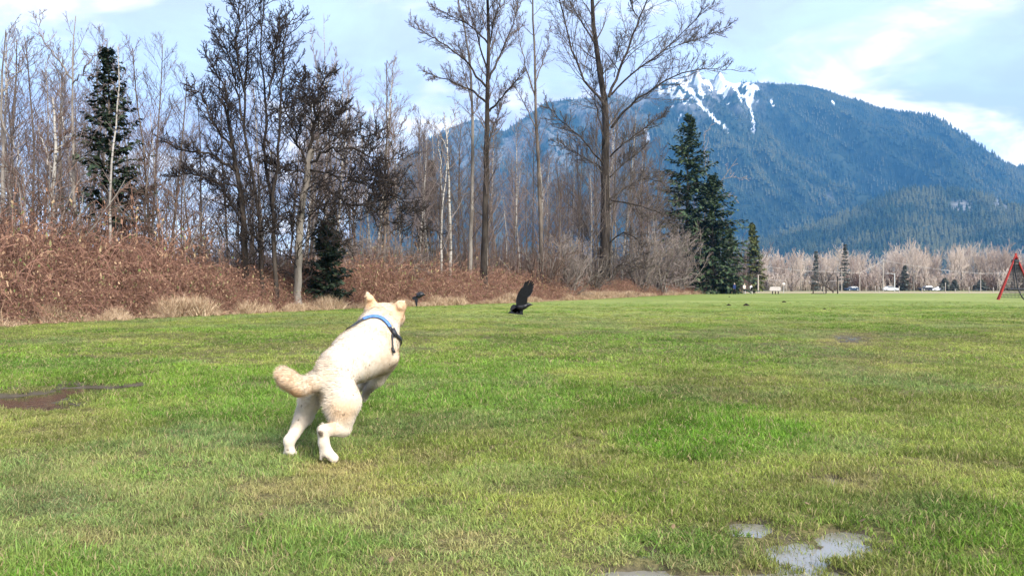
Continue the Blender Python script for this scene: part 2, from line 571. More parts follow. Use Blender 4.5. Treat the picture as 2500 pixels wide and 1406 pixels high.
def ground_z(x, y):
    z = 0.03 * (fbm(x * .8, y * .8, 490, 3) - .5) + 0.018 * (fbm(x * 6, y * 6, 491, 3) - .5)
    fade = sstep(60, 25, y)
    return z * fade - 0.050 * wet(x, y) * sstep(20, 16, y) 


gxs = np.concatenate([[-9300, -3000, -900, -300, -120, -60], np.arange(-32, -8, .5), np.arange(-8, -5, .12), np.arange(-5, 5, 0.04), np.arange(5, 9, .12), np.arange(9, 40, .6), [60, 120, 300, 900, 3000, 9300]])
gys = np.concatenate([[-4000, -600, -100, -20, -5, 0, 1.5], np.arange(2.2, 9, .04), np.arange(9, 20, .15), np.arange(20, 60, .8), np.arange(60, 200, 4), [250, 300, 350, 400, 600, 900, 1400, 2200, 3500, 5350]])
X2, Y2 = np.meshgrid(gxs, gys)
Z2 = ground_z(X2, Y2)
nx, ny = len(gxs), len(gys)
ii = np.arange(nx * ny).reshape(ny, nx)
qd = np.stack([ii[:-1, :-1], ii[:-1, 1:], ii[1:, 1:], ii[1:, :-1]], -1).reshape(-1, 4)


def turf_nodes(nb, atype, varying=None):
    L = nb.n('ShaderNodeAttribute', attribute_name='lush', attribute_type=atype).outputs['Fac']
    D = nb.n('ShaderNodeAttribute', attribute_name='dry', attribute_type=atype).outputs['Fac']
    C = nb.n('ShaderNodeAttribute', attribute_name='cool', attribute_type=atype).outputs['Fac']
    c = nb.mix(C, (0.225, 0.285, 0.048), (0.150, 0.240, 0.082))
    c = nb.mix(L, c, (0.100, 0.225, 0.013))
    c = nb.mix(D, c, (0.330, 0.262, 0.120))
    V = nb.n('ShaderNodeAttribute', attribute_name='tone', attribute_type=atype).outputs['Fac']
    return nb.mix(1.0, c, nb.ramp(V, [(0, (.66, .68, .64)), (.5, (1.02, 1.02, 1.02)), (1, (1.36, 1.30, 1.28))]), 'MULTIPLY')


m_gr, nb, bs = material('turf_ground', 0.95, 0.1)
pos = nb.n('ShaderNodeNewGeometry').outputs['Position']
tf = turf_nodes(nb, 'GEOMETRY')
thatch = nb.mix(nb.maprange(nb.noise(pos, 55, 6, .8), .38, .62), (0.018, 0.015, 0.008), (0.17, 0.14, 0.065))
near = nb.mix(.12, thatch, tf)
mud = nb.mix(nb.noise(pos, 9, 4, .6), (0.05, 0.042, 0.030), (0.12, 0.10, 0.075))
near = nb.mix(nb.n('ShaderNodeAttribute', attribute_name='wet').outputs['Fac'], near, mud)
sp = nb.n('ShaderNodeSeparateXYZ', {'Vector': pos})
# mown field in the distance: broad bands and mottles
band = nb.noise(nb.vmath('MULTIPLY', pos, (.035, .05, 0)), 1.0, 6, .62, .5)
mot = nb.noise(nb.vmath('MULTIPLY', pos, (.25, .25, 0)), 1.0, 5, .7)
fieldc = nb.mix(nb.maprange(band, .38, .62), (0.155, 0.210, 0.044), (0.250, 0.285, 0.090))
fieldc = nb.mix(nb.math('MULTIPLY', nb.maprange(mot, .48, .68), .55), fieldc, (0.075, 0.120, 0.022))
fieldc = nb.mix(nb.math('MULTIPLY', nb.maprange(nb.noise(pos, .09, 5, .6), .52, .68), .6), fieldc, (0.25, 0.245, 0.085))
fine = nb.noise(pos, 3.0, 5, .75)
fieldc = nb.mix(nb.math('MULTIPLY', nb.maprange(fine, .40, .75), .4), fieldc, (0.07, 0.10, 0.025))
far_f = nb.maprange(sp.outputs['Y'], 14, 34)
gcol = nb.mix(far_f, near, fieldc)
litter = nb.mix(nb.noise(pos, 3, 5, .7), (0.06, 0.042, 0.028), (0.16, 0.11, 0.075))
gcol = nb.mix(nb.n('ShaderNodeAttribute', attribute_name='litter').outputs['Fac'], gcol, litter)
m_gr.node_tree.links.new(gcol, bs.inputs['Base Color'])
bmp = nb.n('ShaderNodeBump', {'Height': nb.noise(pos, 22, 5, .7), 'Strength': .6, 'Distance': .03})
m_gr.node_tree.links.new(bmp.outputs[0], bs.inputs['Normal'])
me = make_mesh('ground', np.stack([X2, Y2, Z2], -1).reshape(-1, 3), qd, [m_gr], smooth=True)
lu, dr, co_ = turf(X2, Y2)
vattr(me, 'tone', grass_tone(X2, Y2).ravel()); vattr(me, 'lush', lu.ravel()); vattr(me, 'dry', dr.ravel()); vattr(me, 'cool', co_.ravel())
vattr(me, 'wet', (sstep(.1, .5, wet(X2, Y2)) * sstep(20, 16, Y2)).ravel())
vattr(me, 'litter', (sstep(.0, 1.2, hedge_side(X2, Y2)) * (Y2 < 400) * (X2 < 60)).ravel())
ground = tag(link('ground', me), kind='structure')

# water lying in the hollows: one level sheet per puddle, the ground rises out of it
def puddle(pa, pb, lvl, mat):
    pxs, pys = (pa[0], pb[0]), (pa[1], pb[1])
    (x0, y1), (x1, y0) = ground_pt(pxs[0], pys[0]), ground_pt(pxs[1], pys[1])
    xa = min((pxs[0] - 1250) / F * y1, (pxs[0] - 1250) / F * y0); xb = max((pxs[1] - 1250) / F * y1, (pxs[1] - 1250) / F * y0)
    ya, yb = y0, y1
    nxx, nyy = 60, 50
    u, v = np.meshgrid(np.linspace(0, 1, nxx), np.linspace(0, 1, nyy))
    X = xa + (xb - xa) * u; Y = ya + (yb - ya) * v
    i2 = np.arange(nxx * nyy).reshape(nyy, nxx)
    q = np.stack([i2[:-1, :-1], i2[:-1, 1:], i2[1:, 1:], i2[1:, :-1]], -1).reshape(-1, 4)
    # keep only cells near water
    w = wet(X, Y).ravel()
    q = q[(w[q].max(1) > .004)]
    if not len(q): return None
    return tag(link('puddle', make_mesh('puddle', np.stack([X, Y, np.full(X.shape, lvl)], -1).reshape(-1, 3), q, [mat], smooth=True)), kind='structure')


def water_mat(name, c):
    m, nb, bs = material(name, 0.06, 0.6)
    bs.inputs['Base Color'].default_value = (*c, 1)
    g = nb.n('ShaderNodeNewGeometry').outputs['Position']
    b = nb.n('ShaderNodeBump', {'Height': nb.noise(g, 7, 3, .5), 'Strength': .12, 'Distance': .02})
    m.node_tree.links.new(b.outputs[0], bs.inputs['Normal'])
    return m


m_muddy = water_mat('muddy_water', (0.045, 0.033, 0.024))
m_clear = water_mat('clear_water', (0.20, 0.19, 0.165))
puddle((-300, 915), (380, 1030), -0.030, m_muddy)
puddle((1950, 800), (2200, 860), -0.032, m_clear)
puddle((1900, 1115), (2160, 1215), -0.034, m_clear)
puddle((1380, 1215), (2290, 1450), -0.032, m_clear)

# ---------------------------------------------------------------- grass
rng = np.random.default_rng(11)
m_blade, nb, bs = material('grass_blade', 0.7, 0.10)
tf = turf_nodes(nb, 'INSTANCER')
tip = nb.n('ShaderNodeAttribute', attribute_name='tip').outputs['Fac']
bv = nb.n('ShaderNodeAttribute', attribute_name='bvar').outputs['Fac']
vs = nb.n('ShaderNodeHueSaturation', {'Hue': nb.maprange(bv, 0, 1, .485, .515, False), 'Saturation': 0.95, 'Value': nb.maprange(nb.math('FRACT', nb.math('MULTIPLY', bv, 7.31)), 0, 1, .55, 1.55, False), 'Color': tf})
cc = nb.mix(nb.maprange(bv, .86, .90), vs.outputs[0], (0.42, 0.34, 0.18))
m_blade.node_tree.links.new(cc, bs.inputs['Base Color'])
tr = nb.n('ShaderNodeBsdfTranslucent', {'Color': cc})
ms = nb.n('ShaderNodeMixShader', {0: .32, 1: bs.outputs[0], 2: tr.outputs[0]})
m_blade.node_tree.links.new(ms.outputs[0], m_blade.node_tree.nodes['Material Output'].inputs['Surface'])


def tuft(rng, nb_=30, rad=.055, h=(.014, .038), w=(.0028, .0050), lean=1.5):
    n = nb_
    a = rng.uniform(0, 6.283, n); r = rad * np.sqrt(rng.random(n))
    bx, by = r * np.cos(a), r * np.sin(a)
    H = rng.uniform(*h, n); W = rng.uniform(*w, n) / 2
    ld = rng.uniform(0, 6.283, n); ln = lean * rng.uniform(.15, 1, n)
    fd = rng.uniform(0, 6.283, n)
    wx, wy = np.cos(fd) * W, np.sin(fd) * W
    V = np.zeros((n, 5, 3))
    for k, (t, ws) in enumerate(((0, 1), (.55, .8))):
        ox = np.cos(ld) * H * ln * t ** 1.7; oy = np.sin(ld) * H * ln * t ** 1.7; oz = H * t * (1 - .25 * ln * t)
        V[:, 2 * k] = np.stack([bx + ox - wx * ws, by + oy - wy * ws, oz - .004 * (k == 0)], -1)
        V[:, 2 * k + 1] = np.stack([bx + ox + wx * ws, by + oy + wy * ws, oz - .004 * (k == 0)], -1)
    V[:, 4] = np.stack([bx + np.cos(ld) * H * ln, by + np.sin(ld) * H * ln, H * (1 - .25 * ln)], -1)
    b = np.arange(n)[:, None] * 5
    q = b + np.array([[0, 1, 3, 2]]); t3 = b + np.array([[2, 3, 4]])
    tipv = np.tile([0, 0, .6, .6, 1.0], n); bvv = np.repeat(rng.random(n), 5)
    return V.reshape(-1, 3), [q, t3], tipv, bvv


def tuft_mesh(name, mat, *a, **k):
    V, f, tp, bvv = tuft(*a, **k)
    me = make_mesh(name, V, f, [mat])
    vattr(me, 'tip', tp); vattr(me, 'bvar', bvv)
    return me


tufts = [tuft_mesh('tuft', m_blade, rng, 34) for _ in range(8)] + [tuft_mesh('tuft', m_blade, rng, 26, .06, (.022, .050), (.0028, .0046), 1.4) for _ in range(4)]
P, S, I = [], [], []
for (d0, d1, dens, sc) in ((1.9, 4.2, 900, .85), (4.2, 6.5, 560, 1.0), (6.5, 10, 260, 1.2), (10, 22, 75, 1.75), (22, 42, 22, 2.6), (42, 62, 5, 3.2)):
    area = (d1 - d0) * 2 * (.70 * d1 + .6)
    k = int(area * dens)
    y = rng.uniform(d0, d1, k); x = rng.uniform(-1, 1, k) * (.70 * d1 + .6)
    ok = np.abs(x) < .68 * y + .6
    x, y = x[ok], y[ok]
    w = wet(x, y); side = hedge_side(x, y)
    gap = fbm(x * 4.5, y * 4.5, 505, 3)
    ok = (side < .15) & (rng.random(len(x)) < .62 + 1.2 * sstep(.32, .58, gap)) & (rng.random(len(x)) > sstep(.12, .75, w) * np.where(y > 5.6, 1.0, .30)) & (rng.random(len(x)) > sstep(34, 62, y))
    x, y = x[ok], y[ok]
    P.append(np.stack([x, y, ground_z(x, y) - .002], -1)); S.append(np.full(len(x), sc)); 
P = np.concatenate(P); S = np.concatenate(S)
n = len(P)
lu, dr, co_ = turf(P[:, 0], P[:, 1])
S = S * rng.uniform(.75, 1.25, n) * (1 + .30 * lu - .25 * dr)
hz_ = S * (1 - .50 * sstep(6, 13, P[:, 1]) - .27 * sstep(13, 40, P[:, 1])) * (.30 + 1.35 * fbm(P[:, 0] * 3.5, P[:, 1] * 3.5, 500, 4))
jit = lambda a: np.clip(a + rng.uniform(-.18, .18, n), 0, 1)
sc_o = scatter('grass', tufts, P, np.stack([rng.uniform(-.2, .2, n), rng.uniform(-.2, .2, n), rng.uniform(0, 6.28, n)], -1), np.stack([S, S, hz_], -1),
        np.where(rng.random(n) < .8, rng.integers(0, 8, n), rng.integers(8, 12, n)), {'lush': jit(lu), 'dry': jit(dr), 'cool': jit(co_), 'tone': jit(grass_tone(P[:, 0], P[:, 1]))})
print('tufts', n)

# worm casts among the grass
g_ = np.array([(math.cos(a) * r_, math.sin(a) * r_, h_) for r_, h_ in ((1, 0), (.75, .5), (.3, .8)) for a in np.arange(7) * .8976]) * .02
g_ += rng.normal(0, .0025, g_.shape)
castm = make_mesh('cast', np.concatenate([g_, [[0, 0, .019]]]), [np.array([(7 * j + i, 7 * j + (i + 1) % 7, 7 * j + 7 + (i + 1) % 7, 7 * j + 7 + i) for j in range(2) for i in range(7)]), np.array([(14 + i, 14 + (i + 1) % 7, 21) for i in range(7)])], [simple_mat('cast_soil', (0.02, 0.015, 0.01), (0.06, 0.045, 0.03), 60)])
k = 260
y = 5 + 40 * rng.random(k); x = rng.uniform(-.67, .67, k) * y
ok = hedge_side(x, y) < -.3
x, y = x[ok], y[ok]; k = len(x); sc_ = rng.uniform(.25, 1.0, k) * (.5 + y / 26)
scatter('soil_crumbs', [castm], np.stack([x, y, ground_z(x, y) + .008], -1), np.stack([x * 0, x * 0, rng.uniform(0, 6.28, k)], -1), np.stack([sc_, sc_, sc_ * .8], -1), np.zeros(k))

# bits of dead leaf and twig lying on the turf
m_leaf = simple_mat('dead_leaf', (0.12, 0.08, 0.045), (0.26, 0.18, 0.10), 9)
lv = np.array([(-.5, 0, 0), (-.15, .3, .12), (.25, .26, .06), (.55, 0, .15), (.2, -.28, .1), (-.2, -.25, .02)]) * .024
leafm = make_mesh('leaf', lv, np.array([[0, 1, 4, 5], [1, 2, 3, 4]]), [m_leaf])
k = 260
y = rng.uniform(2.4, 22, k) ** 1.0; x = rng.uniform(-.66, .66, k) * y
scatter('fallen_leaves', [leafm], np.stack([x, y, ground_z(x, y) + .03], -1), rng.uniform(-.5, .5, (k, 3)) * [1, 1, 12], np.repeat(rng.uniform(.5, 1.3, k)[:, None], 3, 1), np.zeros(k))

# ---------------------------------------------------------------- branch growth
def grow(start, dirn, length, r0, r1, K, wob, up, rng):
    N = len(start)
    P = np.zeros((N, K + 1, 3)); P[:, 0] = start
    d = dirn / np.linalg.norm(dirn, axis=1, keepdims=True)
    seg = (length / K)[:, None]
    for k in range(K):
        d = d + rng.normal(0, wob, (N, 3)); d[:, 2] += up
        d /= np.linalg.norm(d, axis=1, keepdims=True)
        P[:, k + 1] = P[:, k] + d * seg
    t = np.linspace(0, 1, K + 1)[None]
    R = r0[:, None] * (1 - t) + r1[:, None] * t
    return P, R


def spawn(P, R, m, t0, t1, ang, lenf, rng, rf=.6, rmin=.006, upbias=.25, taper=.65, lens=None):
    N, K1, _ = P.shape
    t = (t0 + (t1 - t0) * (np.arange(m)[None] + rng.random((N, m))) / m)
    f = t * (K1 - 1); i = np.minimum(f.astype(int), K1 - 2); fr = (f - i)[..., None]
    rows = np.arange(N)[:, None]
    A, B = P[rows, i], P[rows, i + 1]
    st = A * (1 - fr) + B * fr
    tan = B - A; tan /= np.linalg.norm(tan, axis=2, keepdims=True) + 1e-9
    rr = R[rows, i] * (1 - fr[..., 0]) + R[rows, i + 1] * fr[..., 0]
    rnd = rng.normal(0, 1, (N, m, 3)); perp = np.cross(tan, rnd)
    perp /= np.linalg.norm(perp, axis=2, keepdims=True) + 1e-9
    a = rng.normal(ang, ang * .22, (N, m))[..., None]
    d = tan * np.cos(a) + perp * np.sin(a); d[..., 2] += upbias
    L = np.linalg.norm(np.diff(P, axis=1), axis=2).sum(1) if lens is None else lens
    ln = L[:, None] * lenf * (1 - taper * (t - t0) / max(1e-6, 1 - t0)) * rng.uniform(.6, 1.25, (N, m))
    r0 = np.maximum(rr * rf, rmin)
    return st.reshape(-1, 3), d.reshape(-1, 3), ln.ravel(), r0.ravel()


def tubes(P, R, S):
    N, K1, _ = P.shape
    T = np.empty_like(P)
    T[:, 1:-1] = P[:, 2:] - P[:, :-2]; T[:, 0] = P[:, 1] - P[:, 0]; T[:, -1] = P[:, -1] - P[:, -2]
    T /= np.linalg.norm(T, axis=2, keepdims=True) + 1e-9
    ref = np.cross(T[:, 0], np.array([.31, .87, .38])); ref /= np.linalg.norm(ref, axis=1, keepdims=True) + 1e-9
    U = ref[:, None] - T * (ref[:, None] * T).sum(2, keepdims=True)
    U /= np.linalg.norm(U, axis=2, keepdims=True) + 1e-9
    W = np.cross(T, U)
    a = 2 * np.pi * np.arange(S) / S
    V = P[:, :, None] + R[:, :, None, None] * (U[:, :, None] * np.cos(a)[None, None, :, None] + W[:, :, None] * np.sin(a)[None, None, :, None])
    base = (np.arange(N)[:, None, None] * K1 + np.arange(K1 - 1)[None, :, None]) * S
    s = np.arange(S)[None, None]; s2 = (s + 1) % S
    q = np.stack([base + s, base + s2, base + S + s2, base + S + s], -1).reshape(-1, 4)
    return V.reshape(-1, 3), q


def join(parts):
    vs, fs, o = [], [], 0
    for v, f in parts:
        vs.append(v); fs.append(f + o); o += len(v)
    return np.concatenate(vs), np.concatenate(fs)


def tube_mesh(name, parts, mat, smooth=True, var=None):
    v, f = join([tubes(p, r, s) for (p, r, s) in parts])
    me = make_mesh(name, v, f, [mat], smooth=smooth)
    if var is not None:
        vals = np.concatenate([np.repeat(var.random(len(p)), p.shape[1] * s) for (p, r, s) in parts])
        vattr(me, 'bvar', vals)
    return me


def resample(pts, K, wob, rng):
    p = np.array(pts, float)
    s = np.concatenate([[0], np.cumsum(np.linalg.norm(np.diff(p, axis=0), axis=1))])
    t = np.linspace(0, s[-1], K + 1)
    q = np.stack([np.interp(t, s, p[:, i]) for i in range(3)], -1)
    q[1:-1] = .25 * q[:-2] + .5 * q[1:-1] + .25 * q[2:]
    q[1:-1] += rng.normal(0, wob, (K - 1, 3))
    return q


def bark(name, c1, c2, scale=3.0, bump=.5):
    return simple_mat(name, c1, c2, scale, .95, .1, bump, (1, 1, .25), 6)


def twigmat(name, c1, c2):
    m, nb, bs = material(name, 0.9, 0.1)
    f = nb.n('ShaderNodeAttribute', attribute_name='bvar').outputs['Fac']
    oi = nb.n('ShaderNodeObjectInfo').outputs['Random']
    c = nb.mix(nb.math('FRACT', nb.math('ADD', f, oi)), c1, c2)
    m.node_tree.links.new(c, bs.inputs['Base Color'])
    return m


m_bark_dark = bark('bark_dark', (0.055, 0.044, 0.036), (0.17, 0.14, 0.115))
m_bark_grey = bark('bark_grey', (0.10, 0.085, 0.072), (0.30, 0.265, 0.23))
m_birch, nb, bs = material('bark_birch', .85, .15)
oc = nb.n('ShaderNodeTexCoord').outputs['Object']
n1 = nb.noise(nb.vmath('MULTIPLY', oc, (1.2, 1.2, 5.0)), 1.6, 5, .65, .4)
n2 = nb.noise(oc, .35, 3, .5)
cw = nb.mix(nb.maprange(n2, .35, .65), (0.27, 0.245, 0.215), (0.45, 0.42, 0.375))
cw = nb.mix(nb.maprange(n1, .52, .60), cw, (0.07, 0.055, 0.045))
m_birch.node_tree.links.new(cw, bs.inputs['Base Color'])
m_twig_dark = twigmat('twig_dark', (0.045, 0.036, 0.030), (0.16, 0.13, 0.11))
m_twig_grey = twigmat('twig_grey', (0.13, 0.10, 0.085), (0.30, 0.245, 0.215))
m_twig_pink = twigmat('twig_pink', (0.12, 0.090, 0.080), (0.30, 0.24, 0.22))
m_twig_rust = twigmat('twig_rust', (0.075, 0.045, 0.035), (0.20, 0.135, 0.105))
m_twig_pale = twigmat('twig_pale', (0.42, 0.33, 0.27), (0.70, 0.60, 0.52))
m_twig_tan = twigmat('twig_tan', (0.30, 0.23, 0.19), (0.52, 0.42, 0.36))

# ---------------------------------------------------------------- bramble hedge
rng = np.random.default_rng(21)
m_cane = twigmat('bramble_cane', (0.060, 0.026, 0.019), (0.42, 0.235, 0.17))
m_dleaf, nb, bs = material('bramble_leaf', .9, .1)
bvf = nb.n('ShaderNodeAttribute', attribute_name='bvar').outputs['Fac']
m_dleaf.node_tree.links.new(nb.ramp(bvf, [(0, (0.12, 0.06, 0.04)), (.5, (0.26, 0.15, 0.10)), (.8, (0.42, 0.29, 0.18)), (.95, (0.14, 0.17, 0.06))]), bs.inputs['Base Color'])


def cane_clump(rng, n=170, H=1.0, rad=.75, r=.0075, leaves=800):
    st = np.stack([rng.normal(0, rad * .5, n), rng.normal(0, rad * .5, n), np.zeros(n)], -1)
    d = np.stack([rng.normal(0, .55, n), rng.normal(0, .55, n), rng.uniform(.5, 1.3, n)], -1)
    L = rng.uniform(.7, 1.5, n) * H * 1.35
    P = np.zeros((n, 10, 3)); P[:, 0] = st; d /= np.linalg.norm(d, axis=1, keepdims=True)
    for k in range(9):
        d = d + rng.normal(0, .20, (n, 3)); d[:, 2] -= .19 + .02 * k
        d /= np.linalg.norm(d, axis=1, keepdims=True)
        P[:, k + 1] = P[:, k] + d * (L / 9)[:, None]
    P[..., 2] = np.maximum(P[..., 2], .02)
    R = np.repeat(rng.uniform(.6, 1.5, n)[:, None] * r, 10, 1) * np.linspace(1, .45, 10)[None]
    s2, d2, l2, r2 = spawn(P, R, 3, .25, .95, .9, .28, rng, .6, .003, .1)
    P2, R2 = grow(s2, d2, l2, r2, r2 * .4, 3, .25, -.05, rng)
    v, f = join([tubes(P, R, 3), tubes(P2, R2, 3)])
    bv = np.concatenate([np.repeat(rng.random(n), 30), np.repeat(rng.random(len(P2)), 12)])
    k = leaves
    i = rng.integers(0, n, k); j = rng.integers(3, 10, k)
    c = P[i, j] + rng.normal(0, .03, (k, 3))
    a = rng.normal(0, 1, (k, 3)); b = rng.normal(0, 1, (k, 3)); s = rng.uniform(.02, .055, k)[:, None]
    a = a / np.linalg.norm(a, axis=1, keepdims=True) * s; b = b / np.linalg.norm(b, axis=1, keepdims=True) * s * .7
    lv = np.stack([c - a, c + b, c + a, c - b], 1).reshape(-1, 3)
    lf = np.arange(4 * k).reshape(-1, 4) + len(v)
    me = make_mesh('cane_clump', np.concatenate([v, lv]), [f, lf], [m_cane, m_dleaf], mat_idx=np.concatenate([np.zeros(len(f)), np.ones(k)]))
    vattr(me, 'bvar', np.concatenate([bv, np.repeat(rng.random(k), 4)]))
    return me


clumps = [cane_clump(rng) for _ in range(7)]
P, S = [], []
s_ = 0.0
while s_ < HLEN:
    x, y = hedge_xy(s_)
    x2, y2 = hedge_xy(min(s_ + .5, HLEN)); x1, y1 = hedge_xy(max(s_ - .5, 0))
    tx, ty = x2 - x1, y2 - y1; L = math.hypot(tx, ty); nx_, ny_ = -ty / L, tx / L
    H = float(hedge_h(x, y))
    step = .42 if y < 45 else .75
    rows = ((.95, .36), (1.3, .55), (1.8, .78), (2.4, .95), (3.1, 1.0), (3.9, 1.0), (4.7, 1.0)) if y < 60 else ((.9, .45), (1.4, .7), (2.0, .95), (2.8, 1.0), (3.8, 1.0), (4.6, 1.0))
    for off, hf in rows:
        if rng.random() < .12: continue
        o = off + rng.uniform(-.3, .3); j = rng.uniform(-.3, .3)
        xx, yy = x + nx_ * o + tx / L * j, y + ny_ * o + ty / L * j
        hl = H * hf * (.72 + .5 * fbm(np.array(xx * .45), np.array(yy * .45), 600, 3))
        P.append((xx, yy, 0)); S.append(hl)
    s_ += step
P = np.array(P); S = np.array(S); n = len(P)
print('bramble clumps', n)
o = scatter('bramble_hedge', clumps, P, np.stack([np.zeros(n), np.zeros(n), rng.uniform(0, 6.28, n)], -1), np.stack([.5 + .22 * S] * 2 + [S * .88], -1), rng.integers(0, 7, n))
tag(o, 'tangled red brown bramble bank along the left edge of the field', 'brambles')

# dark core added inside the bank, so that no daylight shows through the tangle
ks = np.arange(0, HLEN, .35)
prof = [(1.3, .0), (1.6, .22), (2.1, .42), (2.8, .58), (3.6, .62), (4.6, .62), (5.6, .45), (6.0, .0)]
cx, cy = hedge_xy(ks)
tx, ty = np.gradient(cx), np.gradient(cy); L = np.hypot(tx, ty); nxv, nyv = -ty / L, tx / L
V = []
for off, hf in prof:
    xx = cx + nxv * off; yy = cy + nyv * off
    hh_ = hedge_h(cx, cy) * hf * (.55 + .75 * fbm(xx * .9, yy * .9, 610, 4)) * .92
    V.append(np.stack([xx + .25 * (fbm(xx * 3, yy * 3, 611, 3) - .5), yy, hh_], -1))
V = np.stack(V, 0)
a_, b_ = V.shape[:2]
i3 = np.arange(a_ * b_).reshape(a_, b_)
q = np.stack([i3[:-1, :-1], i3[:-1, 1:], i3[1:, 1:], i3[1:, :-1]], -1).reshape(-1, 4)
m_core = simple_mat('bramble_core_brown', (0.035, 0.022, 0.016), (0.15, 0.09, 0.065), 9, .95, .05, 1.0, None, 8)
tag(link('bramble_filler', make_mesh('bramble_core', V.reshape(-1, 3), q, [m_core], smooth=False)), kind='stuff')

# dead pale grass along the foot of the bank
m_straw, nb, bs = material('straw_blade', .8, .15)
bvf = nb.n('ShaderNodeAttribute', attribute_name='bvar').outputs['Fac']
m_straw.node_tree.links.new(nb.ramp(bvf, [(0, (0.20, 0.12, 0.07)), (.5, (0.44, 0.31, 0.20)), (1, (0.62, 0.48, 0.33))]), bs.inputs['Base Color'])
straw = [tuft_mesh('straw', m_straw, rng, 90, .16, (.14, .42), (.008, .014), .9) for _ in range(5)]
k = 9000
s = rng.uniform(0, HLEN, k) ** 1.0
s = np.where(rng.random(k) < .6, rng.uniform(0, HLEN * .42, k), s)
x, y = hedge_xy(s)
off = rng.normal(-.10, .28, k)
i = np.clip((s / HLEN * len(nxv)).astype(int), 0, len(nxv) - 1)
x += nxv[i] * off; y += nyv[i] * off
den = fbm(x * .6, y * .6, 620, 3)
ok = rng.random(k) < sstep(.30, .60, den) + .12
x, y, den, off = x[ok], y[ok], den[ok], off[ok]; k = len(x)
sc_ = (.30 + 1.25 * sstep(.36, .66, den)) * rng.uniform(.5, 1.25, k) * np.where(off < -.55, .5, 1)
scatter('dry_grass', straw, np.stack([x, y, np.zeros(k)], -1), np.stack([rng.uniform(-.5, .5, k), rng.uniform(-.5, .5, k), rng.uniform(0, 6.28, k)], -1),
        np.stack([sc_, sc_, sc_ * 1.1], -1), rng.integers(0, 5, k))
# ---------------------------------------------------------------- trees
m_bark_black = bark('bark_blackish', (0.016, 0.012, 0.010), (0.070, 0.057, 0.047))
m_twig_black = twigmat('twig_blackish', (0.012, 0.009, 0.008), (0.060, 0.048, 0.042))
m_twig_mid = twigmat('twig_mid', (0.06, 0.046, 0.040), (0.20, 0.155, 0.135))
def tree_obj(name, trunk_me, crown_me, loc, rz, label, cat, group=None, scl=1.0):
    r = link(name, None, loc=loc, rotz=rz)
    r.scale = (scl, scl, scl) if isinstance(scl, (int, float)) else scl
    link('trunk', trunk_me, r); link('crown', crown_me, r)
    return tag(r, label, cat, group)


def slender(rng, H=12.0, r=.11, bark_m=None, twig_m=None, nb=34, spread=.28, ang=.75, up=.12, fine=4, crown0=.30, wob=.05, tw=.0075, forks=0):
    """leafless birch or alder: straight stem, rising branches, fine twigs"""
    P0, R0 = grow(np.zeros((1, 3)), np.array([[rng.normal(0, .05), rng.normal(0, .05), 1.0]]), np.array([H]), np.array([r]), np.array([.018]), 18, wob * .55, .03, rng)
    P0[0, 0, 2] -= .25
    stems = [(P0, R0)]
    if forks:
        s, d, l, rr = spawn(P0, R0, forks, .12, .5, .38, .62, rng, .7, .03, .35, .5)
        Pf, Rf = grow(s, d, l, rr, rr * 0 + .015, 18, wob, .07, rng)
        stems.append((Pf, Rf))
    PA = np.concatenate([p for p, _ in stems]); RA = np.concatenate([q for _, q in stems])
    s, d, l, rr = spawn(PA, RA, nb // len(PA) + 4, crown0, .99, ang, spread, rng, .45, .014, .25, .72)
    P1, R1 = grow(s, d, l, np.minimum(rr * .8, .030), rr * 0 + tw * .8, 8, wob * 1.6, up * .45, rng)
    s, d, l, rr = spawn(P1, R1, 7, .15, .97, .70, .48, rng, .6, tw, .18, .55)
    P2, R2 = grow(s, d, l, rr, rr * 0 + tw * .6, 5, wob * 2, up * .5, rng)
    s, d, l, rr = spawn(P2, R2, fine, .15, 1, .65, .55, rng, .7, tw * .8, .15, .5)
    P3_, R3 = grow(s, d, l, rr, rr * 0 + tw * .45, 3, wob * 2.5, up * .4, rng)
    tm = tube_mesh('trunk', [(p, q, 7) for p, q in stems], bark_m)
    cm = tube_mesh('crown', [(P1, R1, 4), (P2, R2, 3), (P3_, R3, 3)], twig_m, var=rng)
    return tm, cm


rng = np.random.default_rng(33)
VAR = []   # (trunk mesh, crown mesh, height, kind word)
for i in range(3):
    VAR.append((*slender(rng, 12, .08, m_birch, m_twig_pink, 32, .27, .75, .12, 4), 12, 'birch'))
for i in range(3):
    VAR.append((*slender(rng, 12, .09, m_bark_dark, m_twig_mid, 32, .30, .90, .08, 4), 12, 'alder'))
for i in range(2):
    VAR.append((*slender(rng, 12, .075, m_bark_dark, m_twig_rust, 40, .24, .80, .08, 4, crown0=.15), 12, 'rusty'))
VAR.append((*slender(rng, 12, .13, m_bark_dark, m_twig_mid, 36, .24, .70, .10, 4, forks=2), 12, 'forked'))
VAR.append((*slender(rng, 12, .09, m_birch, m_twig_pink, 30, .20, .50, .20, 4, forks=1), 12, 'birch'))


def edge_d(px):
    return float(np.interp(px, HEDGE[:, 0], HD))


WORDS = {'birch': 'bare pale birch', 'alder': 'bare grey alder', 'rusty': 'bare rusty sapling', 'forked': 'bare forked alder'}


LANDMARKS = [(0, 'left edge alder'), (125, 'crooked mottled birch'), (185, 'curved limb alder'), (270, 'dark fir'), (400, 'rusty shrub'), (520, 'big dark tree, left side'),
             (620, 'big dark tree'), (740, 'gnarled apple tree'), (860, 'apple tree, right side'), (945, 'brown many-shooted alder'), (1035, 'small fir tip'), (1098, 'banded birch'), (1150, 'slim pale alder'),
             (1195, 'fanned cottonwood'), (1255, 'flying crow'), (1315, 'straight lone alder'), (1390, 'biggest cottonwood, left side'), (1478, 'biggest cottonwood'), (1570, 'biggest cottonwood, right side'), (1665, 'tallest spruce'), (1745, 'broad spruce')]
POOL = {}


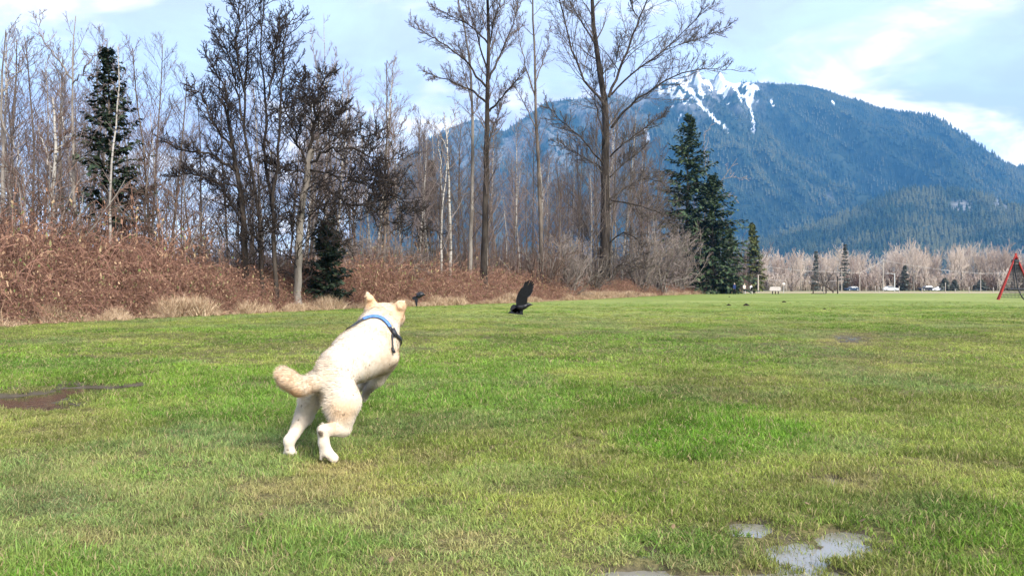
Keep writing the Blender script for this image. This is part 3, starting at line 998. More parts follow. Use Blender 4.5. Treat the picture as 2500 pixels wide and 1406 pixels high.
def pooled(o, px, parts, group, marks):
    lm = min(marks, key=lambda m: abs(m[0] - px))[1]
    POOL.setdefault((parts[0], parts[1], lm), []).append((px, o))
    o['category'] = 'tree'; o['group'] = group


ORD = ['leftmost', 'second', 'third', 'fourth', 'fifth', 'sixth', 'seventh', 'eighth']
NUM = ['', 'one', 'two', 'three', 'four', 'five', 'six', 'seven', 'eight']


def flush_labels():
    for (pre, post, lm), lst in POOL.items():
        lst.sort(key=lambda t: t[0])
        n = len(lst)
        for i, (px, o) in enumerate(lst):
            base = ('%s %s %s' % (pre, post, lm)).replace(',  ', ', ')
            if n == 1: o['label'] = base
            elif n == 2: o['label'] = ('left' if i == 0 else 'right') + ' one of two: ' + base
            elif i == n - 1: o['label'] = 'rightmost of %s: %s' % (NUM[min(n, 8)], base)
            elif i == 0: o['label'] = 'leftmost of %s: %s' % (NUM[min(n, 8)], base)
            else: o['label'] = '%s from left: %s' % (ORD[min(i, 7)], base)
    POOL.clear()


def place_var(px, back, vi, top_py, label, group, rz=None):
    d = edge_d(px) + back
    H = (HORIZON - top_py) / F * d + CAM_H
    tm, cm, h, kw = VAR[vi]
    s = H / h
    name = {'birch': 'birch_tree', 'alder': 'alder_tree', 'rusty': 'sapling_tree', 'forked': 'alder_tree'}[kw]
    ws = max(.75, min(1.25, s)) if s < 1.3 else s * .85
    o = tree_obj(name, tm, cm, (at(px, d), d, 0), rng.uniform(0, 6.28) if rz is None else rz, None, 'tree', group, (ws, ws, s))
    pooled(o, px, (WORDS[kw], 'in front, by the' if back < 17 else 'further back, behind the'), group, LANDMARKS)
    return o


# rows of slender trees behind the brambles
cell = [(-30, 420, 26, 70, 330), (420, 720, 9, 190, 360), (720, 1010, 18, 130, 380), (1010, 1400, 34, 250, 480), (1400, 1600, 18, 240, 430), (1560, 1760, 12, 420, 560)]
for (p0, p1, cnt, t0, t1) in cell:
    for k in range(cnt):
        px = p0 + (p1 - p0) * (k + rng.random()) / cnt
        vi = int(rng.choice(10, p=[.10, .10, .10, .15, .15, .12, .07, .07, .06, .08]))
        back = 6 + 26 * rng.random() ** 1.3 + (6 if px > 1000 else 0)
        if px > 1500: back = 8 + 30 * rng.random()
        place_var(px, back, vi, rng.uniform(t0, t1), None, 'slender leafless trees of the wood')
flush_labels()


# individually shaped trees ------------------------------------------------
def hero(name, D, limbs, label, bark_m, twig_m, rng, base_r, sub=(9, 6, 4), subl=(.34, .42, .5), wob=.06, tw=.012, lw=None, thin=.8, trunk_m=None, cat='tree', trunkK=16, ang=.8, up=.05, extra_parts=None, group=None, t0=.18, depth=2.0):
    """limbs: list of (polyline in photograph px, r0, r1, depth offset at end); turned into world geometry at distance D, real thickness"""
    x0, _, _ = P3(limbs[0][0][0][0], 700, D)
    root = link(name, None, loc=(x0, D, 0))
    tag(root, label, cat, group)
    LP, LR = [], []
    K = 14
    for li, (pts, r0, r1, dz) in enumerate(limbs):
        w = []
        for j, p in enumerate(pts):
            dd = D + (dz * j / max(1, len(pts) - 1))
            X, Y, Z = P3(p[0], p[1], dd)
            w.append((X - x0, Y - D, Z))
        if li == 0 or (pts[0][1] > 600 and r0 > .05): w[0] = (w[0][0], w[0][1], -.3)
        q = resample(w, K, (wob if lw is None else lw) * (1 if li else .5), rng)
        LP.append(q); LR.append(np.linspace(r0, r1, K + 1))
    LP, LR = np.array(LP), np.array(LR)
    # root flare
    LR[1:] *= thin
    LR[0, 0] *= 1.45; LR[0, 1] *= 1.12
    tmesh = tube_mesh('trunk', [(LP[:1], LR[:1], 10)], trunk_m or bark_m)
    link('trunk', tmesh, root)
    if len(LP) > 1:
        for a in range(1, len(LP)):
            link('limb', tube_mesh('limb', [(LP[a:a + 1], LR[a:a + 1], 7)], bark_m), root)
    lens = np.linalg.norm(np.diff(LP, axis=1), axis=2).sum(1)
    s, d, l, rr = spawn(LP, LR, sub[0], t0, .99, ang, subl[0], rng, .38, tw * 1.6, .18, .6, lens=np.minimum(lens, lens.mean() * 1.5))
    P1, R1 = grow(s, d, l, np.minimum(rr, base_r * .16), rr * 0 + tw * .8, 8, wob * 1.5, up, rng)
    s, d, l, rr = spawn(P1, R1, sub[1], .12, .98, .75, subl[1], rng, .6, tw, .12, .55)
    P2, R2 = grow(s, d, l, rr * .8, rr * 0 + tw * .6, 5, wob * 2.0, up, rng)
    s, d, l, rr = spawn(P2, R2, sub[2], .15, 1, .7, subl[2], rng, .7, tw * .7, .1, .5)
    P3_, R3 = grow(s, d, l, rr, rr * 0 + tw * .45, 3, wob * 3, up, rng)
    link('crown', tube_mesh('crown', [(P1, R1, 4), (P2, R2, 3), (P3_, R3, 3)], twig_m, var=rng), root)
    return root


def Z(sc, ox, oy, pts):   # zoomed-crop coordinates to photograph px
    return [(ox + x / sc, oy + y / sc) for x, y in pts]


A = lambda pts: Z(1.85, 1200, 0, pts)
rng = np.random.default_rng(101)
hero('cottonwood_tree', 84, [
    (A([(510, 1290), (512, 1100), (513, 900), (515, 700), (520, 500), (505, 400), (480, 280), (460, 130), (455, 0), (440, -220)]), .62, .12, 1.0),
    (A([(515, 480), (420, 370), (360, 230), (330, 80), (305, 0), (270, -190)]), .17, .05, -3),
    (A([(460, 190), (400, 90), (350, 0), (310, -150)]), .12, .04, 2),
    (A([(530, 440), (580, 320), (630, 190), (665, 90), (700, 10), (730, -130)]), .20, .06, 2),
    (A([(665, 90), (635, 30), (615, -120)]), .08, .03, 1),
    (A([(540, 430), (640, 330), (780, 230), (900, 110), (1010, 10)]), .14, .02, -2),
    (A([(780, 230), (900, 185), (1000, 155), (1080, 115)]), .06, .015, -1),
    (A([(540, 580), (600, 500), (700, 420), (800, 355), (910, 310), (1090, 315)]), .18, .02, -3),
    (A([(535, 710), (600, 650), (700, 570), (790, 515)]), .12, .03, -2),
    (A([(535, 800), (570, 760), (640, 710), (700, 655)]), .10, .03, 2),
    (A([(535, 900), (620, 840), (690, 800), (790, 830)]), .12, .03, 3),
    (A([(505, 745), (430, 650), (330, 560), (240, 470)]), .13, .02, -3),
    (A([(505, 760), (400, 700), (280, 640)]), .09, .02, 3),
    (A([(540, 905), (650, 920), (760, 960), (830, 1030)]), .12, .02, -3),
    (A([(525, 1100), (600, 1045), (660, 1080), (700, 1160)]), .10, .03, -3),
    (A([(520, 1150), (560, 1190), (680, 1210), (740, 1200)]), .07, .02, -4),
    (A([(500, 1180), (440, 1060), (400, 960), (300, 880)]), .08, .02, 3),
    (A([(505, 620), (470, 480), (455, 330), (440, 200)]), .10, .03, 3),
    (A([(555, 350), (565, 250), (605, 150)]), .07, .02, -2),
], 'tallest leafless cottonwood, thick dark trunk with long limbs reaching right above the mountain', m_bark_black, m_twig_dark, rng, .5, (26, 9, 5), (.33, .46, .5), .07, .021, lw=.05)

B = lambda pts: Z(1.7575, 600, 0, pts)
hero('cottonwood_tree', 52, [
    (B([(1020, 1120), (1028, 900), (1035, 700), (1035, 450), (1042, 250), (1042, 80), (1035, -60), (1030, -260)]), .25, .06, 0),
    (B([(1032, 440), (940, 370), (840, 335), (760, 305)]), .10, .02, -2),
    (B([(1032, 375), (960, 280), (880, 210), (780, 150), (700, 105)]), .10, .018, -2),
    (B([(1040, 190), (980, 120), (900, 80), (800, 30)]), .08, .018, 1),
    (B([(1045, 480), (1120, 390), (1200, 305)]), .10, .02, -1),
    (B([(1045, 340), (1090, 240), (1140, 120), (1190, -20)]), .10, .02, 1),
    (B([(1045, 215), (1060, 100), (1090, 10), (1110, -120)]), .07, .02, -1),
    (B([(1035, 300), (1000, 180), (960, 40), (940, -120)]), .08, .02, 2),
    (B([(1040, 620), (1070, 520), (1110, 430)]), .05, .02, 2),
], 'tall leafless cottonwood with fanned bare limbs, just left of the flying crow', m_bark_black, m_twig_mid, rng, .25, (26, 9, 5), (.30, .46, .5), .06, .013, lw=.04)
hero('alder_tree', 55, [
    (B([(955, 1110), (972, 800), (975, 600), (970, 430), (965, 250), (935, 100), (900, -60)]), .17, .04, 0),
    (B([(970, 440), (930, 300), (905, 150)]), .06, .015, 1), (B([(970, 520), (1000, 400), (1020, 300)]), .06, .015, -1),
], 'slim pale alder close against the left of the fanned cottonwood', m_bark_grey, m_twig_mid, rng, .16, (20, 7, 4), (.2, .42, .5), .045, .011)
hero('alder_tree', 64, [
    (B([(1272, 1130), (1262, 850), (1250, 600), (1242, 400), (1240, 250), (1233, 80), (1228, -120)]), .20, .05, 0),
    (B([(1245, 420), (1190, 260), (1170, 130), (1150, 20)]), .08, .02, 1), (B([(1250, 560), (1180, 410), (1100, 300)]), .07, .015, -1),
    (B([(1243, 350), (1290, 220), (1310, 90)]), .07, .02, 1),
], 'tall straight alder standing alone between the two large cottonwoods', m_bark_dark, m_twig_mid, rng, .18, (22, 7, 4), (.2, .42, .5), .045, .011)
hero('birch_tree', 50, [
    (B([(878, 1110), (876, 900), (872, 760), (862, 560), (850, 480)]), .12, .03, 0),
    (B([(862, 580), (900, 500), (905, 440)]), .05, .012, 1), (B([(868, 640), (820, 560), (780, 520)]), .04, .012, -1),
], 'white birch trunk with dark bands, left of the slim pale alder', m_birch, m_twig_grey, rng, .12, (9, 6, 4), (.3, .4, .5), .04, .010)
hero('birch_tree', 49, [(B([(833, 1090), (842, 900), (856, 800), (862, 700)]), .09, .03, 0), (B([(842, 900), (835, 700), (820, 500)]), .05, .012, 1)],
     'short leaning white birch stem beside the banded birch trunk', m_birch, m_twig_grey, rng, .1, (8, 6, 3), (.3, .4, .5), .04, .010)

# gnarled apple tree
rng = np.random.default_rng(77)
hero('apple_tree', 34, [
    (B([(222, 1120), (230, 1000), (243, 880), (262, 740), (282, 640)]), .17, .13, 0),
    (B([(275, 680), (290, 580), (298, 470), (310, 380), (350, 330), (385, 300)]), .13, .035, -1),
    (B([(270, 720), (225, 620), (200, 540), (175, 450), (190, 380)]), .10, .03, 1),
    (B([(290, 600), (350, 560), (400, 470), (440, 440)]), .08, .03, 1),
    (B([(275, 700), (340, 640), (450, 640), (560, 680), (680, 690)]), .10, .02, -1.5),
    (B([(272, 730), (340, 740), (460, 780), (560, 760), (700, 820)]), .08, .02, -1),
    (B([(300, 500), (250, 400), (230, 340), (250, 290)]), .06, .02, 0),
    (B([(262, 740), (180, 730), (110, 700), (60, 690)]), .06, .02, -1),
    (B([(330, 640), (420, 560), (520, 590), (600, 560)]), .06, .02, 1),
    (B([(300, 760), (420, 860), (540, 900), (640, 960)]), .06, .015, -1.5),
    (B([(250, 860), (170, 920), (60, 1000), (0, 1040)]), .04, .012, -2),
    (B([(255, 830), (330, 900), (400, 960), (420, 1060)]), .04, .012, -2),
    (B([(460, 780), (600, 830), (700, 900), (760, 1000)]), .04, .012, -2),
], 'dark gnarled apple tree with pale lower trunk, crown of twisted spurs, behind the dog', m_bark_black, m_twig_black, rng, .17, (40, 9, 4), (.38, .42, .45), .12, .0135, ang=1.05, up=.02, lw=.06, thin=.62, trunk_m=m_bark_grey)
# big multi-stemmed tree
Cc = lambda pts: Z(1.7575, 0, 0, pts)
rng = np.random.default_rng(78)
hero('willow_tree', 33, [
    (Cc([(1062, 1060), (1040, 880), (1020, 760), (1000, 640), (985, 520), (960, 440)]), .16, .05, 0),
    (Cc([(1130, 1080), (1110, 900), (1070, 700), (1040, 500), (1060, 300), (1060, 120), (1050, -30)]), .13, .025, 1),
    (Cc([(1190, 1100), (1170, 900), (1140, 700), (1130, 560), (1150, 420), (1110, 260), (1130, 60), (1140, -40)]), .14, .02, 2),
    (Cc([(1170, 880), (1190, 700), (1200, 500), (1210, 260), (1230, 120), (1270, 60)]), .10, .02, 0),
    (Cc([(1000, 640), (930, 560), (860, 400), (800, 360)]), .08, .02, -1),
    (Cc([(1020, 740), (900, 660), (800, 650), (700, 600)]), .09, .02, -1),
    (Cc([(985, 540), (970, 400), (920, 300), (880, 220)]), .07, .02, 0),
    (Cc([(1040, 520), (1000, 300), (960, 180), (900, 90)]), .07, .015, 1),
    (Cc([(1050, 400), (1010, 200), (1030, 60), (1000, -20)]), .06, .015, -1),
    (Cc([(1030, 800), (930, 780), (820, 740), (720, 760)]), .06, .015, -1.5),
    (Cc([(1150, 430), (1180, 280), (1190, 150), (1200, 60)]), .06, .015, 1),
    (Cc([(1060, 1000), (1000, 880), (950, 800), (870, 760)]), .06, .015, 1),
], 'big dark tree of several stems above the brambles, left of the apple tree', m_bark_black, m_twig_black, rng, .16, (36, 9, 4), (.34, .42, .45), .09, .0122, ang=.85, up=.05, lw=.035, thin=.72)
hero('birch_tree', 29.5, [(Cc([(467, 940), (475, 760), (490, 600), (505, 450), (510, 300), (505, 200)]), .065, .015, 0)], 'thin white birch stem standing right in front of the dark left fir', m_birch, m_twig_grey, rng, .06, (14, 5, 3), (.12, .4, .5), .03, .008)
hero('birch_tree', 29, [(Cc([(225, 960), (222, 840), (235, 700), (245, 560), (225, 420)]), .12, .03, 0), (Cc([(235, 700), (260, 620), (300, 560)]), .05, .012, 0), (Cc([(232, 740), (190, 640), (170, 540)]), .05, .012, 1)],
     'crooked birch with a mottled pale trunk at the left, brown shoots round its top', m_birch, m_twig_rust, rng, .1, (14, 7, 4), (.3, .45, .5), .06, .009)
hero('alder_tree', 31, [(Cc([(322, 950), (318, 760), (312, 560), (310, 380), (312, 220), (325, 70)]), .10, .015, 0), (Cc([(310, 340), (250, 260), (200, 200), (160, 130), (170, 40)]), .045, .01, 1), (Cc([(312, 360), (370, 290), (440, 190)]), .035, .008, -1)],
     'tall leafless alder with a long curved side limb, left of the dark fir', m_bark_grey, m_twig_pink, rng, .09, (12, 6, 4), (.24, .42, .5), .04, .009)
hero('alder_tree', 28, [(Cc([(8, 960), (12, 700), (8, 480), (12, 300), (25, 130)]), .11, .015, 0), (Cc([(10, 400), (60, 330), (110, 240)]), .04, .01, 1), (Cc([(10, 520), (70, 640), (110, 760)]), .04, .01, -1)],
     'leafless alder at the very left edge of the picture', m_bark_grey, m_twig_pink, rng, .09, (12, 6, 4), (.26, .42, .5), .04, .009)
hero('birch_tree', 58, [(B([(340, 620), (345, 430), (340, 260), (335, 60)]), .10, .015, 0), (B([(342, 420), (300, 280), (275, 130)]), .06, .012, 1), (B([(343, 380), (380, 300), (390, 200)]), .05, .012, 1)],
     'feathery pinkish birch top rising behind the gnarled apple tree', m_birch, m_twig_pink, rng, .1, (16, 8, 5), (.18, .4, .5), .04, .010, up=.12)
hero('alder_tree', 44, [(B([(590, 1000), (600, 760), (606, 560), (606, 260)]), .10, .02, 0), (B([(604, 640), (660, 560), (720, 460)]), .04, .01, 1)],
     'upright brown alder with many short shoots, right of the apple tree', m_bark_dark, m_twig_rust, rng, .1, (22, 6, 4), (.16, .42, .5), .04, .010)
hero('alder_tree', 140, [(A([(990, 900), (1010, 840), (1060, 790), (1110, 715)]), .13, .03, 0), (A([(1010, 850), (960, 760), (960, 620), (1000, 540)]), .08, .02, 1), (A([(1040, 810), (1100, 800), (1170, 810)]), .07, .02, 1), (A([(1000, 900), (1090, 880), (1120, 920)]), .07, .02, -1)],
     'pale dead limbs of a bare tree poking out right of the spruces', m_bark_grey, m_twig_tan, rng, .1, (8, 5, 3), (.25, .4, .5), .08, .018)


# conifers -----------------------------------------------------------------
def conifer(rng, H, Rb, nl, per, dens=1.0, z0=.06, droop=.12, ascend=.15, shape=.85, needle=.16, twig=None, needles=None):
    P0, R0 = grow(np.zeros((1, 3)), np.array([[0, 0, 1.0]]), np.array([H]), np.array([H * .014]), np.array([.012]), 14, .012, .05, rng)
    P0[0, 0, 2] -= .3
    k = nl * per
    t = np.repeat(z0 + (1 - z0) * (np.arange(nl) + rng.uniform(-.3, .3, nl)) / nl, per)
    t = np.clip(t + rng.uniform(-.006, .006, k), z0, .992)
    a = rng.uniform(0, 6.283, k)
    st = np.stack([np.interp(t, np.linspace(0, 1, 15), P0[0, :, i]) for i in range(3)], -1)
    L = Rb * (1 - t) ** shape * rng.uniform(.50, 1.18, k) * np.where(t < .15, .8, 1) + .12
    d = np.stack([np.cos(a), np.sin(a), ascend + .9 * t ** 2 + rng.normal(0, .07, k)], -1)
    K = 6
    P1 = np.zeros((k, K + 1, 3)); P1[:, 0] = st
    d /= np.linalg.norm(d, axis=1, keepdims=True)
    for j in range(K):
        d[:, 2] -= droop * (1.2 - t) * (1 if j < K - 2 else -1.2)
        d = d + rng.normal(0, .03, d.shape)
        d /= np.linalg.norm(d, axis=1, keepdims=True)
        P1[:, j + 1] = P1[:, j] + d * (L / K)[:, None]
    R1 = np.linspace(1, .3, K + 1)[None] * (.008 + .010 * L)[:, None]
    trunk = tube_mesh('trunk', [(P0, R0, 7), (P1, R1, 3)], m_bark_dark)
    # side sprays with needle blades
    m = max(6, int(13 * dens))
    s, d, l, rr = spawn(P1, R1, m, .12, 1.0, .95, .30, rng, .5, .004, -.10, .55)
    l = np.clip(l, needle * .9, 1.6)
    d[:, 2] *= .45
    P2, _ = grow(s, d, l, rr, rr, 3, .10, -.09, rng)
    n2 = len(P2)
    V, Fq, bv = [], [], []
    # each spray: 3 blades fans along it (hanging, tapering quads)
    for seg in range(3):
        A_, B_ = P2[:, seg], P2[:, seg + 1]
        tn = B_ - A_; tn /= np.linalg.norm(tn, axis=1, keepdims=True) + 1e-9
        for sgn in (-1, 1):
            side = np.cross(tn, np.array([0, 0, 1.0])) * sgn
            side /= np.linalg.norm(side, axis=1, keepdims=True) + 1e-9
            w = needle * rng.uniform(.5, 1.2, n2)[:, None] * (1.1 - .22 * seg)
            hang = rng.uniform(-.75, .15, n2)[:, None] * w
            q0 = A_; q1 = B_
            q2 = B_ + tn * w * .6 + side * w * .55; q2[:, 2:] += hang
            q3 = A_ + tn * w * .5 + side * w; q3[:, 2:] += hang * .8
            V.append(np.stack([q0, q1, q2, q3], 1).reshape(-1, 3)); bv.append(np.repeat(rng.random(n2), 4))
    V = np.concatenate(V)
    f = np.arange(len(V)).reshape(-1, 4)
    me = make_mesh('crown', V, f, [needles])
    vattr(me, 'bvar', np.concatenate(bv))
    return trunk, me


def needles_mat(name, a, b, c):
    m, nb, bs = material(name, .75, .2)
    f = nb.n('ShaderNodeAttribute', attribute_name='bvar').outputs['Fac']
    m.node_tree.links.new(nb.ramp(f, [(0, a), (.6, b), (1, c)]), bs.inputs['Base Color'])
    return m


m_nd = needles_mat('spruce_needles', (0.016, 0.034, 0.016), (0.042, 0.070, 0.032), (0.11, 0.14, 0.07))
m_nd2 = needles_mat('cedar_needles', (0.05, 0.065, 0.018), (0.11, 0.13, 0.035), (0.20, 0.20, 0.07))
m_nd3 = needles_mat('fir_needles_dark', (0.010, 0.020, 0.012), (0.028, 0.046, 0.024), (0.06, 0.08, 0.045))
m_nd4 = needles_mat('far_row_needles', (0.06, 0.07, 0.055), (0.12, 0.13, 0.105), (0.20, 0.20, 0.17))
rng = np.random.default_rng(55)


def con(px, top, D, Rpx, label, name='spruce_tree', nl=44, per=7, mat=m_nd, rz=0, **k):
    H = (HORIZON - top) / F * D + CAM_H
    t, c = conifer(rng, H, Rpx / F * D, nl, per, needles=mat, **k)
    return tree_obj(name, t, c, (at(px, D), D, 0), rz, label, 'tree')


con(1668, 280, 132, 160, 'tallest dark green spruce in front of the mountain, right of the big cottonwood', nl=44, per=7, dens=.95, needle=.32, shape=.80, droop=.13, z0=.02)
con(1742, 425, 128, 125, 'broad shorter spruce leaning against the right flank of the tallest spruce', nl=34, per=7, dens=.95, needle=.32, droop=.13, shape=.70, z0=.02)
con(1782, 560, 140, 42, 'small dark spruce lowest at the right foot of the spruce group', nl=20, per=7, dens=.9, needle=.34)
con(1841, 543, 190, 33, 'yellow green conifer standing apart behind the walkers', 'conifer_tree', nl=30, per=8, mat=m_nd2, dens=.9, needle=.42, droop=.10, shape=.75)
con(285, 122, 32, 135, 'dark sparse fir in the left part of the wood with a pointed top', 'fir_tree', nl=34, per=5, mat=m_nd3, dens=.62, needle=.14, shape=.60, z0=.22, ascend=.10, droop=.02)
con(795, 545, 36, 75, 'low dark needled mass added for the dark interior of the apple tree', 'fir_tree', nl=14, per=9, mat=m_nd3, dens=1.0, needle=.13, shape=.35, ascend=.5)  # conifer added to stand in for the dark inside of the apple crown
con(1035, 378, 80, 34, 'small dark fir tip showing above brown trees in front of the grey ridge', 'fir_tree', nl=18, per=7, mat=m_nd3, dens=.9, needle=.3)

# bare twiggy shrubs at the end of the wood
rng = np.random.default_rng(88)


def shrub(rng, n=26, H=4.0, mat=None, spread=.9, tw=.014):
    st = rng.normal(0, .25, (n, 3)) * [1, 1, 0]
    d = np.stack([rng.normal(0, spread * .5, n), rng.normal(0, spread * .5, n), np.ones(n)], -1)
    L = rng.uniform(.6, 1.1, n) * H
    P1, R1 = grow(st, d, L, np.full(n, .035), np.full(n, .012), 9, .12, .01, rng)
    s, dd, l, rr = spawn(P1, R1, 10, .1, .98, .7, .38, rng, .5, tw, .1, .5)
    P2, R2 = grow(s, dd, l, rr, rr * .6, 5, .18, -.01, rng)
    s, dd, l, rr = spawn(P2, R2, 6, .1, 1, .7, .5, rng, .6, tw * .8, .05, .5)
    P3_, R3 = grow(s, dd, l, rr, rr * .6, 3, .22, -.01, rng)
    return tube_mesh('stem', [(P1, R1, 4)], m_bark_grey), tube_mesh('twig', [(P2, R2, 3), (P3_, R3, 3)], mat, var=rng)


shr = [shrub(rng, mat=m) for m in (m_twig_grey, m_twig_pink, m_twig_rust, m_twig_grey, m_twig_dark)]
SHR = [(1560, 76, 570, 0, 'grey bare shrub at the right foot of the big cottonwood'), (1610, 84, 555, 1, 'rounded pinkish bare shrub half way between cottonwood and tallest spruce'),
       (1655, 98, 560, 0, 'dense grey bare bush in front of the tallest spruce'), (1700, 106, 600, 3, 'low grey bush under the tallest spruce'), (1740, 112, 640, 1, 'small pinkish bush at the foot of the broad spruce'),
       (1815, 190, 600, 1, 'brown bare shrub between the spruces and the yellow green conifer'), (1385, 66, 570, 0, 'grey bare bush left of the big cottonwood'), (1330, 63, 585, 2, 'rusty bare bush left of the big cottonwood'),
       (1440, 66, 610, 4, 'dark bush at the left foot of the big cottonwood'), (880, 40, 545, 0, 'arching grey shrub spilling right of the apple tree'), (940, 42, 570, 3, 'grey shrub with drooping shoots above the standing crow'),
       (1000, 46, 560, 4, 'dark twiggy shrub between apple tree and banded birch'), (660, 36, 590, 0, 'grey shrub at the foot of the multi-stemmed tree'), (560, 34, 520, 3, 'pale twiggy shrub left of the multi-stemmed tree'),
       (90, 26, 430, 2, 'rusty shrub by the crooked birch at left'), (420, 30, 470, 2, 'rusty bare shrub right of the dark fir'), (820, 38, 600, 3, 'low grey shrub under the apple tree')]
for px, d, top, vi, lab in SHR:
    d = max(d, edge_d(px) + (5.5 if px < 1100 else 3.5)) if px < 1800 else d
    top = top if px > 1100 or px < 500 else top + 25
    H = (HORIZON - top) / F * d + CAM_H
    r = link('bare_shrub', None, loc=(at(px, d), d, 0), rotz=rng.uniform(0, 6))
    w = H / 4.0 if H < 6 else H / 4.0 * .9
    r.scale = (w, w, H / 3.6)
    link('stem', shr[vi][0], r); link('twig', shr[vi][1], r)
    tag(r, lab, 'shrub', 'bare shrubs along the wood edge')

# undergrowth that nobody could count: saplings and brush filling the foot of the wood
def brush(rng, n, H, mat, tw=.008):
    st = np.stack([rng.uniform(-1.2, 1.2, n), rng.uniform(-1.2, 1.2, n), np.zeros(n)], -1)
    d = np.stack([rng.normal(0, .13, n), rng.normal(0, .13, n), np.ones(n)], -1)
    L = rng.uniform(.35, 1.0, n) * H
    P1, R1 = grow(st, d, L, rng.uniform(.012, .035, n), np.full(n, .008), 8, .05, .02, rng)
    s, dd, l, rr = spawn(P1, R1, 9, .1, .98, .6, .22, rng, .5, tw, .2, .4)
    P2, R2 = grow(s, dd, l, rr, rr * .5, 4, .14, .03, rng)
    s, dd, l, rr = spawn(P2, R2, 3, .2, 1, .7, .5, rng, .6, tw * .8, .1, .4)
    P3_, R3 = grow(s, dd, l, rr, rr * .5, 2, .2, .0, rng)
    return tube_mesh('brush', [(P1, R1, 4), (P2, R2, 3), (P3_, R3, 3)], mat, var=rng)


br = [brush(rng, 22, 4.2, m) for m in (m_twig_rust, m_twig_grey, m_twig_pink, m_twig_rust, m_twig_dark, m_twig_dark)]
P, S, I = [], [], []
for s_ in np.arange(0, HLEN + 1, 1.15):
    x, y = hedge_xy(s_); x2, y2 = hedge_xy(min(s_ + .6, HLEN)); x1, y1 = hedge_xy(s_ - .6)
    tx, ty = x2 - x1, y2 - y1; L = math.hypot(tx, ty) + 1e-9
    for o in (5.5, 8, 11, 14.5, 19, 24, 30):
        oo = o + rng.uniform(-1.5, 1.5)
        xx, yy = x - ty / L * oo, y + tx / L * oo + rng.uniform(-.5, .5)
        pxx = px_of(xx, yy)
        # sky shows between the stems at the far left
        dens = .14 if pxx < 420 else (.36 if pxx < 1000 else .78)
        if rng.random() > dens or yy < 5: continue
        P.append((xx, yy, 0))
        base = np.interp(pxx, [0, 400, 700, 950, 1050, 1400, 1700], [.85, .8, .75, .95, 1.35, 1.5, 1.4])
        S.append(base * rng.uniform(.6, 1.15))
        I.append(rng.integers(0, 6) if pxx > 1000 else rng.choice([0, 0, 1, 2, 3, 4]))
# low brush right behind the brambles all along
for s_ in np.arange(0, HLEN * .75, .8):
    x, y = hedge_xy(s_); x2, y2 = hedge_xy(s_ + .6); x1, y1 = hedge_xy(s_ - .6)
    tx, ty = x2 - x1, y2 - y1; L = math.hypot(tx, ty) + 1e-9
    for o in (5.6, 8.5, 12):
        oo = o + rng.uniform(-1, 1)
        P.append((x - ty / L * oo, y + tx / L * oo, 0)); S.append(rng.uniform(.62, .98)); I.append(rng.choice([0, 3, 4, 5, 1]))
n = len(P); S = np.array(S)
print('brush', n)
scatter('undergrowth', br, np.array(P), np.stack([np.zeros(n), np.zeros(n), rng.uniform(0, 6.28, n)], -1), np.stack([np.ones(n) * 1.0, np.ones(n), S], -1), np.array(I))

# far row of sunlit trees across the end of the field -----------------------
rng = np.random.default_rng(66)


def broad(rng, H=15.0, mat=None, n1=9, tw=.035):
    P0, R0 = grow(np.zeros((1, 3)), np.array([[0, 0, 1.0]]), np.array([H * .55]), np.array([.28]), np.array([.12]), 6, .05, .05, rng)
    P0[0, 0, 2] -= .3
    s, d, l, rr = spawn(P0, R0, 13, .22, 1, .62, .85, rng, .5, .06, .5, .25)
    P1, R1 = grow(s, d, l, rr, rr * 0 + .04, 7, .10, .05, rng)
    s, d, l, rr = spawn(P1, R1, 9, .15, .98, .6, .42, rng, .5, tw, .2, .4)
    P2, R2 = grow(s, d, l, rr, rr * 0 + tw * .7, 4, .15, .05, rng)
    s, d, l, rr = spawn(P2, R2, 7, .1, 1, .6, .5, rng, .7, tw * .8, .2, .4)
    P3_, R3 = grow(s, d, l, rr, rr * 0 + tw * .5, 2, .15, .05, rng)
    return tube_mesh('trunk', [(P0, R0, 6), (P1[:4], R1[:4], 5)], m_bark_grey), tube_mesh('crown', [(P1, R1, 4), (P2, R2, 3), (P3_, R3, 3)], mat, var=rng)


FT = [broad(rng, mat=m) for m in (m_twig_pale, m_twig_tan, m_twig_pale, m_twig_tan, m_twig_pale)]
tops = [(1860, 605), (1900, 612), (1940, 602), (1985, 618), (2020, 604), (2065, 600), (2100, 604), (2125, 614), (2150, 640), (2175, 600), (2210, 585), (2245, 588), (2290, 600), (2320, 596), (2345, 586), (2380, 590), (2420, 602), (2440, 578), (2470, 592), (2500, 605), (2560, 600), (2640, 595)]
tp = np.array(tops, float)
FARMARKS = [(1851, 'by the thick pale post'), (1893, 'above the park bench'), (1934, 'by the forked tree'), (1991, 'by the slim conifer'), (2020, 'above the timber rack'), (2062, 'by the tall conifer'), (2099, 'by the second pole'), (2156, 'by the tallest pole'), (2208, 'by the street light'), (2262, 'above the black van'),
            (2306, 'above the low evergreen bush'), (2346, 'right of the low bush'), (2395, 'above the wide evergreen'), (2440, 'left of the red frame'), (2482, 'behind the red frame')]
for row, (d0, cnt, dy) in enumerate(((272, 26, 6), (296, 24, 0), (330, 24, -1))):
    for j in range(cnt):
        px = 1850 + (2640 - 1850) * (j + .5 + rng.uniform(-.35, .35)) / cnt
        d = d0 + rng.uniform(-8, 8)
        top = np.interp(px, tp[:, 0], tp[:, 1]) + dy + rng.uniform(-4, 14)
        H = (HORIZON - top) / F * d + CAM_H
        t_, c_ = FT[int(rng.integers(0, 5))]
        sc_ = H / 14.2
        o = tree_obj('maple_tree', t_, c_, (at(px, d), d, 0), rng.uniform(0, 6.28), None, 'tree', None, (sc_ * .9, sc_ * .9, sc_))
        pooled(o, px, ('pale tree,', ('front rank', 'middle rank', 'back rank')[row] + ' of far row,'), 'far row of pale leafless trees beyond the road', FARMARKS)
flush_labels()
